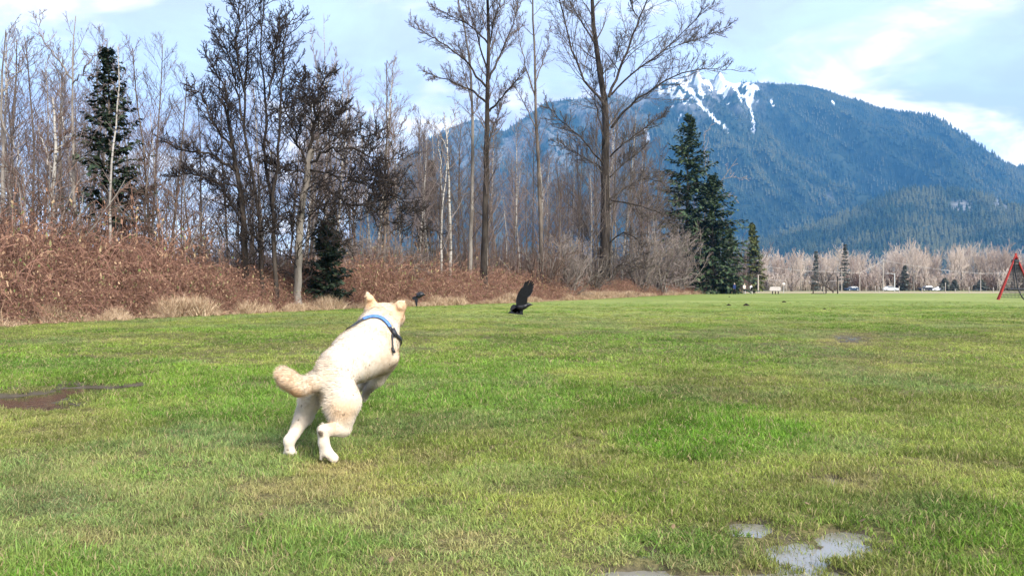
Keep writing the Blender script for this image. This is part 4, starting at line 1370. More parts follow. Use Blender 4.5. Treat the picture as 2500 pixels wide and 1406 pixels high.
for px, top, d, w, lab in ((1991, 612, 255, 13, 'slim dark conifer in the far row behind the wooden frame'), (2062, 592, 262, 18, 'tall grey green conifer in the far row above the dark parked car'), (2208, 648, 262, 22, 'dark conifer in the far row just right of the bright light pole'), (2306, 680, 250, 24, 'low dark evergreen bush by the parked cars'),
                           (2395, 684, 250, 26, 'low wide dark evergreen between the far row and the red frame'), (2330, 684, 250, 14, 'small dark bush right of the low evergreen by the cars')):
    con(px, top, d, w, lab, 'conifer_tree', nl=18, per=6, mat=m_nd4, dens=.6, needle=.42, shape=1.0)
# one darker low tree by the wooden frame and one with a V of dark limbs
hero('oak_tree', 215, [([(2012, 712), (2010, 690), (2004, 668)], .45, .2, 0), ([(2010, 692), (2026, 676), (2038, 668)], .25, .1, 0), ([(2010, 694), (1992, 680), (1984, 674)], .2, .08, 0)],
     'small dark spreading tree behind the wooden frame', m_bark_dark, m_twig_dark, rng, .3, (10, 6, 4), (.45, .45, .5), .12, .04)
hero('oak_tree', 230, [([(1934, 712), (1934, 698), (1934, 690)], .4, .3, 0), ([(1934, 698), (1924, 690), (1920, 682)], .2, .1, 0), ([(1934, 698), (1945, 690), (1950, 682)], .2, .1, 0), ([(1934, 690), (1935, 660), (1932, 640)], .2, .08, 0)],
     'leafless tree with a V of dark limbs right of the park bench', m_bark_dark, m_twig_tan, rng, .3, (8, 6, 4), (.5, .45, .5), .12, .04)
fb = [brush(rng, 20, 4.0, m, tw=.035) for m in (m_twig_tan, m_twig_pale, m_twig_rust)]
k = 420
x = rng.uniform(70, 260, k); y = rng.uniform(262, 305, k)
sc_ = rng.uniform(1.1, 2.2, k)
scatter('far_undergrowth', fb, np.stack([x, y, x * 0], -1), np.stack([x * 0, x * 0, rng.uniform(0, 6, k)], -1), np.stack([sc_ * 1.2, sc_ * 1.2, sc_ * .9], -1), rng.integers(0, 3, k))
# ---------------------------------------------------------------- implicit bodies
def seg_d(p, a, b, ra, rb):
    a = np.array(a, float); b = np.array(b, float)
    ab = b - a; L2 = ab @ ab + 1e-12
    t = np.clip(((p - a) @ ab) / L2, 0, 1)
    q = p - a - t[..., None] * ab
    return np.sqrt((q * q).sum(-1)) - (ra + (rb - ra) * t)


def smin(a, b, k):
    h = np.clip(.5 + .5 * (b - a) / k, 0, 1)
    return b * (1 - h) + a * h - k * h * (1 - h)


def body_fn(prims):
    """prims: (a, b, ra, rb, k[, squash]) with squash = (axis unit vector, factor) flattening about a"""
    def f(p):
        d = None
        for pr in prims:
            a, b, ra, rb, k = pr[:5]
            pp = p
            if len(pr) > 5:
                ax, fac = np.array(pr[5][0], float), pr[5][1]
                ax /= np.linalg.norm(ax)
                c = (np.array(a) + np.array(b)) / 2
                pp = p + ((p - c) @ ax)[..., None] * ax * (1 / fac - 1)
                e = seg_d(pp, a, b, ra, rb) * (.5 + .5 * fac)
            else:
                e = seg_d(pp, a, b, ra, rb)
            d = e if d is None else smin(d, e, k)
        return d
    return f


def polygonise(fn, lo, hi, h):
    lo, hi = np.array(lo, float), np.array(hi, float)
    n = np.ceil((hi - lo) / h).astype(int) + 1
    ax = [lo[i] + h * np.arange(n[i]) for i in range(3)]
    G = np.stack(np.meshgrid(*ax, indexing='ij'), -1)
    V = np.concatenate([fn(G[i:i + 24]) for i in range(0, n[0], 24)], 0)
    ins = V < 0
    c = [ins[:-1, :-1, :-1], ins[1:, :-1, :-1], ins[:-1, 1:, :-1], ins[1:, 1:, :-1], ins[:-1, :-1, 1:], ins[1:, :-1, 1:], ins[:-1, 1:, 1:], ins[1:, 1:, 1:]]
    s = sum(x.astype(np.int8) for x in c)
    act = (s > 0) & (s < 8)
    I = np.argwhere(act)
    idm = -np.ones(act.shape, int); idm[act] = np.arange(len(I))
    off = np.array([(i & 1, (i >> 1) & 1, (i >> 2) & 1) for i in range(8)])
    acc = np.zeros((len(I), 3)); cnt = np.zeros(len(I))
    for i in range(8):
        for b in (1, 2, 4):
            if i & b: continue
            j = i | b
            va = V[tuple((I + off[i]).T)]; vb = V[tuple((I + off[j]).T)]
            m = (va < 0) != (vb < 0)
            t = np.where(m, va / np.where(m, va - vb, 1), 0)
            acc += np.where(m[:, None], off[i] + t[:, None] * (off[j] - off[i]), 0); cnt += m
    P = lo + h * (I + acc / cnt[:, None])
    F = []
    for axn in range(3):
        u, v = [(1, 2), (2, 0), (0, 1)][axn]
        sl0 = [slice(None)] * 3; sl1 = [slice(None)] * 3
        sl0[axn] = slice(0, -1); sl1[axn] = slice(1, None)
        a, b = ins[tuple(sl0)], ins[tuple(sl1)]
        E = np.argwhere(a != b)
        E = E[(E[:, u] > 0) & (E[:, v] > 0) & (E[:, u] < n[u] - 1) & (E[:, v] < n[v] - 1)]
        fl = a[tuple(E.T)]
        eu = np.zeros(3, int); eu[u] = 1; ev = np.zeros(3, int); ev[v] = 1
        q = np.stack([idm[tuple((E - eu - ev).T)], idm[tuple((E - ev).T)], idm[tuple(E.T)], idm[tuple((E - eu).T)]], -1)
        q[~fl] = q[~fl][:, ::-1]
        F.append(q)
    return P, np.concatenate(F)


def grad(fn, p, e=.004):
    g = np.stack([fn(p + np.array(v) * e) - fn(p - np.array(v) * e) for v in ((1, 0, 0), (0, 1, 0), (0, 0, 1))], -1)
    return g / (np.linalg.norm(g, axis=-1, keepdims=True) + 1e-9)


# ---------------------------------------------------------------- the dog
DS = 2.929


def dp(x, y, d):
    return np.array(P3(600 + x / DS, 680 + y / DS, d))


def dr_(r, d):
    return r / DS / F * d


def cap(x1, y1, d1, r1, x2, y2, d2, r2, k=.035, sq=None):
    t = (dp(x1, y1, d1), dp(x2, y2, d2), dr_(r1, d1), dr_(r2, d2), k)
    return t + ((sq,) if sq else ())


prims = [
    cap(640, 735, 4.50, 134, 672, 640, 4.62, 148, .035), cap(672, 640, 4.62, 146, 790, 555, 4.78, 178, .05),
    cap(790, 555, 4.78, 180, 866, 515, 4.88, 188, .045), cap(866, 515, 4.88, 182, 905, 440, 4.97, 156, .045), cap(955, 470, 5.0, 140, 975, 560, 4.98, 120, .05),
    cap(905, 430, 4.97, 150, 930, 345, 5.05, 128, .04), cap(930, 345, 5.05, 122, 985, 275, 5.13, 98, .03), cap(800, 440, 4.86, 70, 880, 360, 4.93, 60, .03), cap(1000, 470, 4.92, 70, 1030, 560, 4.90, 66, .025),
    cap(1010, 430, 5.04, 85, 1030, 320, 5.12, 72, .04),
    # head
    cap(975, 262, 5.15, 80, 1040, 262, 5.17, 84, .03), cap(1045, 295, 5.20, 66, 1070, 318, 5.36, 38, .03), cap(1060, 270, 5.18, 60, 1085, 285, 5.2, 52, .03),
    # ears
    cap(905, 222, 5.12, 62, 884, 150, 5.09, 34, .02, ((0, 1, .1), .5)), cap(884, 140, 5.09, 30, 868, 100, 5.08, 8, .010), cap(872, 110, 5.08, 14, 856, 128, 5.07, 6, .006), cap(1075, 238, 5.13, 62, 1108, 196, 5.11, 42, .02, ((0, 1, .1), .5)), cap(1108, 196, 5.11, 34, 1134, 166, 5.10, 12, .010),
    # tail
    cap(590, 730, 4.46, 48, 480, 750, 4.40, 54, .03), cap(480, 750, 4.40, 54, 385, 772, 4.36, 66, .03), cap(385, 772, 4.36, 66, 300, 718, 4.34, 70, .03), cap(300, 718, 4.34, 70, 268, 676, 4.35, 50, .02),
    # left hind leg
    cap(520, 740, 4.60, 90, 470, 850, 4.62, 82, .04), cap(470, 850, 4.62, 78, 418, 980, 4.66, 66, .03), cap(418, 980, 4.66, 62, 345, 1110, 4.56, 42, .02),
    cap(345, 1110, 4.56, 42, 312, 1158, 4.50, 42, .012), cap(310, 1160, 4.50, 38, 312, 1225, 4.50, 34, .012), cap(315, 1228, 4.50, 34, 345, 1252, 4.49, 25, .012), cap(300, 1235, 4.50, 24, 275, 1250, 4.50, 13, .01),
    # right hind leg
    cap(660, 780, 4.45, 124, 696, 880, 4.42, 128, .022), cap(696, 880, 4.44, 122, 688, 975, 4.43, 94, .03), cap(690, 975, 4.43, 96, 695, 1062, 4.43, 66, .02),
    cap(690, 1066, 4.43, 62, 560, 1082, 4.31, 42, .012), cap(552, 1085, 4.30, 42, 558, 1170, 4.31, 40, .01), cap(558, 1170, 4.31, 40, 582, 1240, 4.32, 40, .01),
    cap(582, 1242, 4.32, 38, 632, 1284, 4.33, 32, .01), cap(548, 1225, 4.31, 22, 538, 1290, 4.31, 11, .01), cap(535, 1092, 4.27, 22, 540, 1110, 4.27, 16, .01),
    # fore legs, folded under the chest in the leap
    cap(985, 620, 5.02, 75, 950, 712, 5.06, 52, .02), cap(950, 712, 5.06, 46, 868, 800, 5.16, 30, .012), cap(868, 800, 5.16, 28, 846, 850, 5.20, 26, .01),
    cap(860, 640, 5.12, 75, 880, 730, 5.2, 46, .02), cap(880, 730, 5.2, 44, 780, 800, 5.28, 28, .012), cap(780, 800, 5.28, 26, 750, 850, 5.3, 24, .01),
]
dog0 = body_fn(prims)
dog_fn = lambda p: dog0(p) + .0012 * np.sin(p[..., 0] * 61 + 3 * np.sin(p[..., 2] * 23)) * np.sin(p[..., 1] * 47 + p[..., 2] * 33)
lo = dp(180, 1340, 4.15); hi = dp(1180, 60, 5.5)
lo = np.array([-1.35, 4.12, -.02]); hi = np.array([-.55, 5.48, .98])
DV, DF = polygonise(dog_fn, lo, hi, .0085)
origin = np.array([dp(480, 1280, 4.4)[0], 4.45, 0])


def dog_coat(p):
    """coat colour fields from where a point sits on the dog"""
    n = fbm(p[:, 0] * 7 + p[:, 1] * 3, p[:, 2] * 7 + 2 * p[:, 1], 900, 2)
    def near(x, y, d, r):
        return sstep(1.2, .35, np.linalg.norm(p - dp(x, y, d), axis=1) / dr_(r, d) + .35 * (n - .5))
    tan = np.max([near(*a) * w for a, w in (((930, 480, 4.86, 190), .50), ((980, 640, 4.9, 150), .35), ((560, 860, 4.5, 90), .2), ((1030, 540, 4.9, 120), .35), ((690, 930, 4.35, 120), .62), ((640, 660, 4.50, 110), .22), ((885, 160, 5.1, 100), .9), ((1110, 210, 5.1, 90), .75),
                  ((1000, 230, 5.05, 110), .55), ((980, 250, 5.02, 70), .5), ((300, 720, 4.30, 150), .6), ((360, 815, 4.32, 70), .9), ((450, 770, 4.36, 100), .35), ((620, 1060, 4.35, 70), .5), ((1100, 270, 5.15, 75), .8), ((1085, 310, 5.3, 90), .6), ((600, 700, 4.4, 60), .3))], axis=0)
    mud = np.max([sstep(1.25, .7, np.linalg.norm(p - hit(x, y), axis=1) / (r * .00078)) for x, y, r in SPECKS], axis=0) * .85
    mud = np.maximum(mud, near(540, 1112, 4.25, 24) * .9)
    mud = np.maximum(mud, near(290, 1215, 4.46, 30) * .30); mud = np.maximum(mud, near(560, 1285, 4.3, 26) * .7)
    mud = np.maximum(mud, .55 * near(880, 790, 5.15, 110)); mud = np.maximum(mud, .25 * near(540, 870, 4.58, 60))  # foreleg shade painted into the coat, with slight darkening between the hind legs
    return np.clip(tan, 0, 1), np.clip(mud, 0, 1)


def hit(x, y):
    """first point of the dog seen along a line of sight"""
    o = np.array([0, 0, CAM_H]); t = dp(x, y, 1.0) - o
    t = t / np.linalg.norm(t); s = 4.0
    for _ in range(60):
        d = float(dog0((o + t * s)[None])[0])
        if d < .0008: break
        s += max(d * .8, .0008)
        if s > 6: break
    return o + t * s


SPECKS = [(733, 653, 8), (640, 735, 7), (262, 692, 7), (700, 970, 7), (770, 830, 6), (620, 905, 5), (885, 618, 5), (590, 770, 5), (800, 565, 5), (1028, 612, 8), (650, 1015, 5), (530, 620, 5), (820, 700, 5),
          (620, 480, 5), (700, 800, 5), (745, 1070, 5), (905, 432, 6), (565, 960, 6), (860, 855, 6), (400, 905, 5), (375, 1010, 5), (690, 1200, 5), (531, 1108, 24), (300, 1222, 9), (575, 1292, 12), (350, 1258, 6)]
m_coat, nb, bs = material('dog_coat', .8, .12)
ta = nb.n('ShaderNodeAttribute', attribute_name='tan').outputs['Fac']
mu = nb.n('ShaderNodeAttribute', attribute_name='mud').outputs['Fac']
cw = nb.mix(nb.noise(nb.n('ShaderNodeTexCoord').outputs['Object'], 60, 3, .6), (0.60, 0.51, 0.40), (0.73, 0.655, 0.555))
tn = nb.n('ShaderNodeAttribute', attribute_name='tone').outputs['Fac']
cw = nb.mix(ta, cw, (0.66, 0.44, 0.26))
cw = nb.mix(1.0, cw, nb.ramp(tn, [(0, (.84, .81, .78)), (.5, (1.0, .99, .97)), (1, (1.08, 1.07, 1.05))]), 'MULTIPLY')
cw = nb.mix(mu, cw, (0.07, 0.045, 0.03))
m_coat.node_tree.links.new(cw, bs.inputs['Base Color'])
dog = tag(link('dog', None, loc=tuple(origin)), 'cream white dog in a blue harness leaping away across the grass after the crow', 'dog')
me = make_mesh('body', DV - origin, DF, [m_coat], smooth=True)
tanv, mud_shade_v = dog_coat(DV)
vattr(me, 'tan', tanv); vattr(me, 'mud', mud_shade_v); vattr(me, 'tone', .35 + .4 * fbm(DV[:, 0] * 40, DV[:, 2] * 40 + DV[:, 1] * 30, 930, 4))
link('body', me, dog)
# short coat, longer on tail, breeches and neck
rng = np.random.default_rng(9)
k = 80000
q = DF[rng.integers(0, len(DF), k)]
w = rng.dirichlet((1, 1, 1, 1), k)
p = (DV[q] * w[..., None]).sum(1)
nrm = grad(dog0, p)
tailc = dp(330, 740, 4.35)
axis_b = dp(640, 760, 4.5) - dp(920, 380, 5.0); axis_b /= np.linalg.norm(axis_b)
dirn = np.tile(axis_b, (k, 1))
ontail = sstep(.32, .18, np.linalg.norm(p - tailc, axis=1))
legz = sstep(.50, .30, p[:, 2])
dirn = dirn * (1 - legz[:, None]) + np.array([0, 0, -1.0]) * legz[:, None]
tdir = dp(240, 660, 4.33) - dp(520, 760, 4.42); tdir /= np.linalg.norm(tdir)
dirn = dirn * (1 - ontail[:, None]) + tdir * ontail[:, None]
dirn -= nrm * (dirn * nrm).sum(1, keepdims=True) * .9
dirn += nrm * (.30 + .45 * ontail[:, None]) + rng.normal(0, .14, (k, 3)) + .9 * (np.stack([fbm(p[:, 0] * 30, p[:, 2] * 30 + p[:, 1] * 30, 940 + i, 3) for i in range(3)], -1) - .5)
dirn /= np.linalg.norm(dirn, axis=1, keepdims=True)
bre = sstep(.12, .04, np.linalg.norm(p - dp(600, 960, 4.4), axis=1)) + sstep(.12, .04, np.linalg.norm(p - dp(370, 960, 4.6), axis=1))
ln = (.011 + .010 * ontail + .010 * np.clip(bre, 0, 1) + .007 * sstep(.14, .06, np.linalg.norm(p - dp(950, 330, 5.05), axis=1)))[:, None] * rng.uniform(.6, 1.25, (k, 1))
ln *= np.where(p[:, 2:] < .16, .5, 1)
sd = np.cross(dirn, nrm); sd /= np.linalg.norm(sd, axis=1, keepdims=True) + 1e-9
wd = .0011
FV = np.stack([p - sd * wd, p + sd * wd, p + dirn * ln], 1)
me = make_mesh('fur', FV.reshape(-1, 3) - origin, np.arange(3 * k).reshape(-1, 3), [m_coat])
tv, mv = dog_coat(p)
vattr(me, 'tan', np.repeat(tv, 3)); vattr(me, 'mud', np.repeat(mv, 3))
vattr(me, 'tone', np.repeat(np.clip(rng.random(k) * .5 + .8 * fbm(p[:, 0] * 55 + p[:, 1] * 20, p[:, 2] * 55, 931, 3) - .1, 0, 1), 3))
link('fur', me, dog)['kind'] = 'stuff'

# harness: a band lying in one plane round the base of the neck, following the coat
m_blue = simple_mat('blue_webbing', (0.06, 0.16, 0.45), (0.12, 0.26, 0.58), 60, .6, .3)
m_blackweb = simple_mat('black_webbing', (0.012, 0.013, 0.018), (0.03, 0.032, 0.04), 60, .5, .4)


def on_coat(p, lift):
    """slide a point onto the coat"""
    p = np.array(p, float)
    for _ in range(12):
        p = p - grad(dog0, p[None])[0] * float(dog0(p[None])[0]) * .8
    return p + grad(dog0, p[None])[0] * lift


def strap(seeds, n, width, lift, name, mat):
    q = resample([on_coat(c, 0) for c in seeds], n, 0, rng)
    q = np.array([on_coat(c, lift) for c in q])
    for _ in range(3): q[1:-1] = .25 * q[:-2] + .5 * q[1:-1] + .25 * q[2:]
    N_ = grad(dog0, q)
    T = np.gradient(q, axis=0); T /= np.linalg.norm(T, axis=1, keepdims=True)
    sd_ = np.cross(T, N_); sd_ /= np.linalg.norm(sd_, axis=1, keepdims=True)
    w = sd_ * width / 2; h_ = N_ * .0025
    V = np.stack([q - w - h_, q + w - h_, q + w + h_, q - w + h_], 1)
    m = len(q)
    i = np.arange(m - 1)[:, None] * 4; s_ = np.arange(4)[None]; s2 = (s_ + 1) % 4
    f = np.stack([i + s_, i + s2, i + 4 + s2, i + 4 + s_], -1).reshape(-1, 4)
    f = np.concatenate([f, [[3, 2, 1, 0]], [[4 * m - 4, 4 * m - 3, 4 * m - 2, 4 * m - 1]]])
    return link(name, make_mesh(name, V.reshape(-1, 3) - origin, f, [mat]), dog)


H_ = lambda *l: [hit(x, y) for x, y in l]
strap(H_((842, 300), (880, 284), (925, 278), (970, 290), (1005, 322), (1024, 352)), 30, .030, .013, 'harness_band', m_blue)
strap(H_((1010, 330), (1030, 362), (1046, 400)) + [dp(1082, 450, 5.05), dp(1080, 520, 5.12), dp(1000, 600, 5.2), dp(880, 560, 5.15), dp(790, 470, 5.02)] + H_((752, 356), (800, 322), (850, 296)), 70, .024, .011, 'harness_strap', m_blackweb)


def box(c, ax, size, name, mat, parent, org):
    ax = [np.array(a, float) / np.linalg.norm(a) for a in ax]
    s = np.array(size) / 2
    V = np.array([c + ax[0] * s[0] * i + ax[1] * s[1] * j + ax[2] * s[2] * k_ for k_ in (-1, 1) for i, j in ((-1, -1), (1, -1), (1, 1), (-1, 1))]) - org
    f = np.array([(3, 2, 1, 0), (4, 5, 6, 7), (0, 1, 5, 4), (1, 2, 6, 5), (2, 3, 7, 6), (3, 0, 4, 7)])
    return link(name, make_mesh(name, V, f, [mat]), parent)


bk = hit(1048, 392); bn = grad(dog0, bk[None])[0]
up_ = np.cross(bn, np.cross(np.array([0, 0, 1.]), bn))
box(bk + bn * .016, (np.cross(up_, bn), up_, bn), (.034, .052, .014), 'buckle', m_blackweb, dog, origin)
pts = [hit(x, y) + grad(dog0, hit(x, y)[None])[0] * .009 for x, y in ((1040, 405), (1040, 440), (1042, 480), (1046, 512))]
pl = np.array(pts)[None]
v, f = tubes(pl, np.array([[.007, .005, .004, .004]]), 6)
link('harness_strap', make_mesh('strap_tail', v - origin, f, [m_blackweb], smooth=True), dog)
tb = pts[-1]; box(tb, (np.cross(up_, bn), up_, bn), (.018, .036, .010), 'strap_tab', m_blackweb, dog, origin)

# ---------------------------------------------------------------- crows
m_crow = simple_mat('crow_black', (0.004, 0.004, 0.006), (0.012, 0.012, 0.016), 30, .45, .4)


def plate(poly, depth_fn, th):
    """solid thin sheet from an outline; returns verts, faces as python lists"""
    V = [depth_fn(x, y, -th) for x, y in poly] + [depth_fn(x, y, th) for x, y in poly]
    n = len(poly)
    fs = [tuple(range(n)), tuple(range(2 * n - 1, n - 1, -1))] + [(i, i + n, (i + 1) % n + n, (i + 1) % n) for i in range(n)]
    return V, fs


def plates_obj(name, plates, mat, parent, org):
    V, Fs = [], []
    for v, f in plates:
        o = len(V); V += [tuple(np.array(p) - org) for p in v]; Fs += [tuple(i + o for i in g) for g in f]
    me = bpy.data.meshes.new(name); me.from_pydata(V, [], Fs); me.materials.append(mat); me.update()
    return link(name, me, parent)


def feather(x0, y0, x1, y1, w0, w1):
    dx, dy = x1 - x0, y1 - y0; L = math.hypot(dx, dy); nx_, ny_ = -dy / L, dx / L
    return [(x0 - nx_ * w0, y0 - ny_ * w0), (x0 + dx * .6 - nx_ * w1, y0 + dy * .6 - ny_ * w1), (x0 + dx * .92 - nx_ * w1 * .7, y0 + dy * .92 - ny_ * w1 * .7), (x1, y1),
            (x0 + dx * .92 + nx_ * w1 * .7, y0 + dy * .92 + ny_ * w1 * .7), (x0 + dx * .6 + nx_ * w1, y0 + dy * .6 + ny_ * w1), (x0 + nx_ * w0, y0 + ny_ * w0)]


def crow(D, S, bodyp, wings, tail, label):
    cx, cy = S(*bodyp[0][:2])
    org = np.array(P3(cx, cy, D))
    root = tag(link('crow', None, loc=tuple(org)), label, 'bird')
    W = lambda x, y, dd=0: np.array(P3(*S(x, y), D + dd))
    u = F / D
    pr = [(W(a[0], a[1], a[3]), W(b[0], b[1], b[3]), a[2], b[2], .012) for a, b in zip(bodyp[:-1], bodyp[1:])]
    fn = body_fn(pr)
    al = np.array([p_[0] for p_ in pr] + [pr[-1][1]])
    V, Fc = polygonise(fn, al.min(0) - .12, al.max(0) + .12, .008)
    link('body', make_mesh('body', V - org, Fc, [m_crow], smooth=True), root)
    for fl, dd, tilt in wings:
        fnp = lambda x, y, t, dd=dd, tilt=tilt: W(x, y, dd + tilt * (bodyp[0][1] - y) / 350.0 + t)
        plates_obj('wing', [plate(f_, (lambda x, y, t, j=j: fnp(x, y, t + .004 * (j % 3))), .0016) for j, f_ in enumerate(fl)], m_crow, root, org)
    plates_obj('tail', [plate(f_, (lambda x, y, t, j=j: W(x, y, t + .004 * (j % 3) + .0)), .0016) for j, f_ in enumerate(tail)], m_crow, root, org)
    return root


S1 = lambda x, y: (960 + x / 6.25, 660 + y / 6.25)
wing_up = [[(1888, 540), (1885, 430), (1905, 350), (1950, 275), (2010, 235), (2075, 235), (2110, 300), (2085, 350), (2050, 410), (2040, 500), (2000, 560), (1920, 575)]]
wing_up += [feather(1985, 330, x, y, 16, 15) for x, y in ((2022, 165), (2052, 158), (2082, 142))] + [feather(2030, 320, x, y, 16, 15) for x, y in ((2112, 146), (2138, 162), (2152, 200))] + \
           [feather(1980, 420, x, y, 22, 18) for x, y in ((2145, 245), (2135, 300), (2110, 345), (1960, 262), (1925, 320))]
tail1 = [feather(1920, 570, x, y, 26, 17) for x, y in ((1752, 655), (1775, 655), (1800, 660), (1830, 668), (1860, 672), (1890, 676), (1920, 678), (1950, 680), (1978, 680))] + [[(1830, 520), (1800, 545), (1780, 600), (1850, 650), (1975, 660), (1990, 575), (1900, 530)]]
crow(14.0, S1, [(1960, 570, .052, 0), (1925, 560, .048, 0), (2000, 548, .050, .0), (2060, 522, .034, 0), (2095, 522, .016, 0), (2136, 525, .004, 0)], [(wing_up, -.03, -.10), ([[(x - 12, y + 25) for x, y in f_] for f_ in wing_up], .06, .25)], tail1,
     'black crow flying low over the grass with one wing raised high, feather tips spread')
wd = [[(315, 420), (330, 470), (345, 540), (352, 556), (368, 500), (385, 430)], feather(345, 430, 350, 556, 18, 9), feather(355, 430, 362, 545, 16, 8)]
wu = [feather(380, 400, x, y, 22, 16) for x, y in ((395, 325), (425, 322), (450, 330), (360, 340))]
crow(24.0, S1, [(390, 390, .075, 0), (420, 372, .075, 0), (445, 365, .05, 0), (462, 370, .03, 0), (486, 376, .006, 0)], [(wd, -.02, 0), (wu, .04, .3)], [feather(370, 400, x, y, 16, 14) for x, y in ((285, 425), (290, 440), (305, 448))],
     'dark crow lower against the brambles just right of the dog, wing pointing down')

# ---------------------------------------------------------------- molehills
rng = np.random.default_rng(3)
m_soil = simple_mat('dark_soil', (0.010, 0.008, 0.006), (0.035, 0.027, 0.02), 14, .95, .05, 1.0)
for px, py, wpx, lab in ((1822, 747, 19, 'largest dark molehill in the far part of the lawn'), (1779, 746, 14, 'flat dark molehill just left of the largest one'), (1914, 738, 12, 'dark molehill right of and beyond the largest one'),
                         (2013, 755, 9, 'low faint molehill furthest right of the four'), (1781, 725, 5, 'tiny molehill in front of the walkers')):
    x, d = ground_pt(px, py)
    R = wpx / 2 / F * d; Hm = R * .62
    g = np.linspace(-1.15, 1.15, 22)
    X, Y = np.meshgrid(g, g); rr = np.hypot(X, Y)
    s = int(px)
    z = Hm * np.clip(1 - rr ** 1.6, -.3, 1) * (.65 + .7 * fbm(X * 2.5 + s, Y * 2.5, s, 4)) + .06 * R * (fbm(X * 9, Y * 9, s + 3, 3) - .5)
    i4 = np.arange(22 * 22).reshape(22, 22)
    qq = np.stack([i4[:-1, :-1], i4[:-1, 1:], i4[1:, 1:], i4[1:, :-1]], -1).reshape(-1, 4)
    tag(link('molehill', make_mesh('molehill', np.stack([X * R, Y * R * .8, z], -1).reshape(-1, 3), qq, [m_soil]), loc=(x, d, 0)), lab, 'molehill')

# ---------------------------------------------------------------- path and road beyond the lawn
def sheet(name, x0, x1, ya, yb, z, mat, seed):
    nx_ = 120
    xs = np.linspace(x0, x1, nx_)
    a = ya + 9 * (fbm(xs / 16, xs * 0, seed, 3) - .5); b = yb + 12 * (fbm(xs / 20, xs * 0 + 5, seed, 3) - .5)
    V = np.concatenate([np.stack([xs, a, xs * 0 + z], -1), np.stack([xs, b, xs * 0 + z], -1)])
    i = np.arange(nx_ - 1)
    return tag(link(name, make_mesh(name, V, np.stack([i, i + 1, i + 1 + nx_, i + nx_], -1), [mat])), kind='structure')


m_grav = simple_mat('pale_gravel', (0.24, 0.20, 0.12), (0.36, 0.30, 0.19), .5, .95, .1, 0, None, 8)
m_asph = simple_mat('asphalt', (0.05, 0.05, 0.05), (0.08, 0.078, 0.075), 2, .9, .2)
sheet('path', 30, 400, 140, 215, .006, m_grav, 5)
sheet('road', 40, 500, 244, 256, .010, m_asph, 6)
sheet('verge', 40, 500, 226, 240, .008, m_grav, 8)

# ---------------------------------------------------------------- people
def person(px, D, H, cols, pose, label, rot=0, extra=None):
    loc = (at(px, D), D, 0)
    r = tag(link('person', None, loc=loc, rotz=rot), label, 'person')
    st = pose.get('stride', .18); ln = pose.get('lean', 0)
    a = lambda x, y, z: np.array([x, y, z]) * H
    hipL, hipR = a(-.05, 0, .50), a(.05, 0, .50)
    ft = [a(-.05, st, .02), a(.06, -st, .02)]
    kn = [a(-.05, st * .6 + .02, .27), a(.055, -st * .35 + .03, .27)]
    sh = a(0, ln, .80); ch = a(0, ln * .7, .68); pe = a(0, 0, .52)
    neck = a(0, ln * 1.15, .86); hd = a(0, ln * 1.35 + .01, .925)
    P = [(pe, ch, .085 * H, .092 * H, .02, ((0, 1, 0), .68)), (ch, sh, .09 * H, .075 * H, .03, ((0, 1, 0), .7)), (sh, neck, .04 * H, .03 * H, .02), (neck, hd, .03 * H, .052 * H, .015), (hd + a(0, 0, -.015), hd + a(0, .005, .02), .05 * H, .052 * H, .01),
         (hd + a(0, .045, -.01), hd + a(0, .062, -.012), .012 * H, .006 * H, .01)]
    for hp, k_, f_ in ((hipL, kn[0], ft[0]), (hipR, kn[1], ft[1])):
        P += [(hp, k_, .062 * H, .042 * H, .02), (k_, f_ + a(0, 0, .03), .040 * H, .026 * H, .012), (f_ + a(0, -.02, .0), f_ + a(0, .075, .0), .024 * H, .018 * H, .01)]
    for sgn, sw in ((-1, pose.get('aL', -.10)), (1, pose.get('aR', .10))):
        s0 = sh + a(.095 * sgn, 0, .0); el = s0 + a(.03 * sgn, sw * .6 - .01, -.165); hn = el + a(-.005 * sgn, sw * .9 + .05, -.135)
        P += [(sh, s0, .05 * H, .04 * H, .02), (s0, el, .035 * H, .027 * H, .015), (el, hn, .026 * H, .018 * H, .01), (hn, hn + a(0, .01, -.035), .018 * H, .012 * H, .006)]
    fn = body_fn(P)
    V, Fc = polygonise(fn, [-.24 * H, -.36 * H, -.02 * H], [.24 * H, .36 * H, 1.02 * H], .021)
    zc = V[Fc].mean(1); zz_ = zc[:, 2] / H; ax_ = np.abs(zc[:, 0]) / H
    top_m, leg_m, skin_m, shoe_m, shin_m = cols[:5]
    mi = np.where(zz_ > .862, 2, np.where((zz_ > .50) & ~((zz_ < .535) & (ax_ > .12)), 0, np.where((ax_ > .115) & (zz_ > .40), 2, np.where(zz_ > .30, 1, np.where(zz_ > .055, 4, 3)))))
    link('body', make_mesh('body', V, Fc, [top_m, leg_m, skin_m, shoe_m, shin_m], smooth=True, mat_idx=mi), r)
    V, Fc = polygonise(body_fn([(hd + a(0, -.016, .0), hd + a(0, -.008, .028), .052 * H, .05 * H, .01)]), hd - .1 * H, hd + .1 * H, .018)
    link('hat' if len(cols) > 6 else 'hair', make_mesh('hair', V, Fc, [cols[5]], smooth=True), r)
    if extra: extra(r, H)
    return r


def cm(name, c, rough=.8):
    return simple_mat(name, tuple(x * .8 for x in c), tuple(min(1, x * 1.15) for x in c), 12, rough, .2)


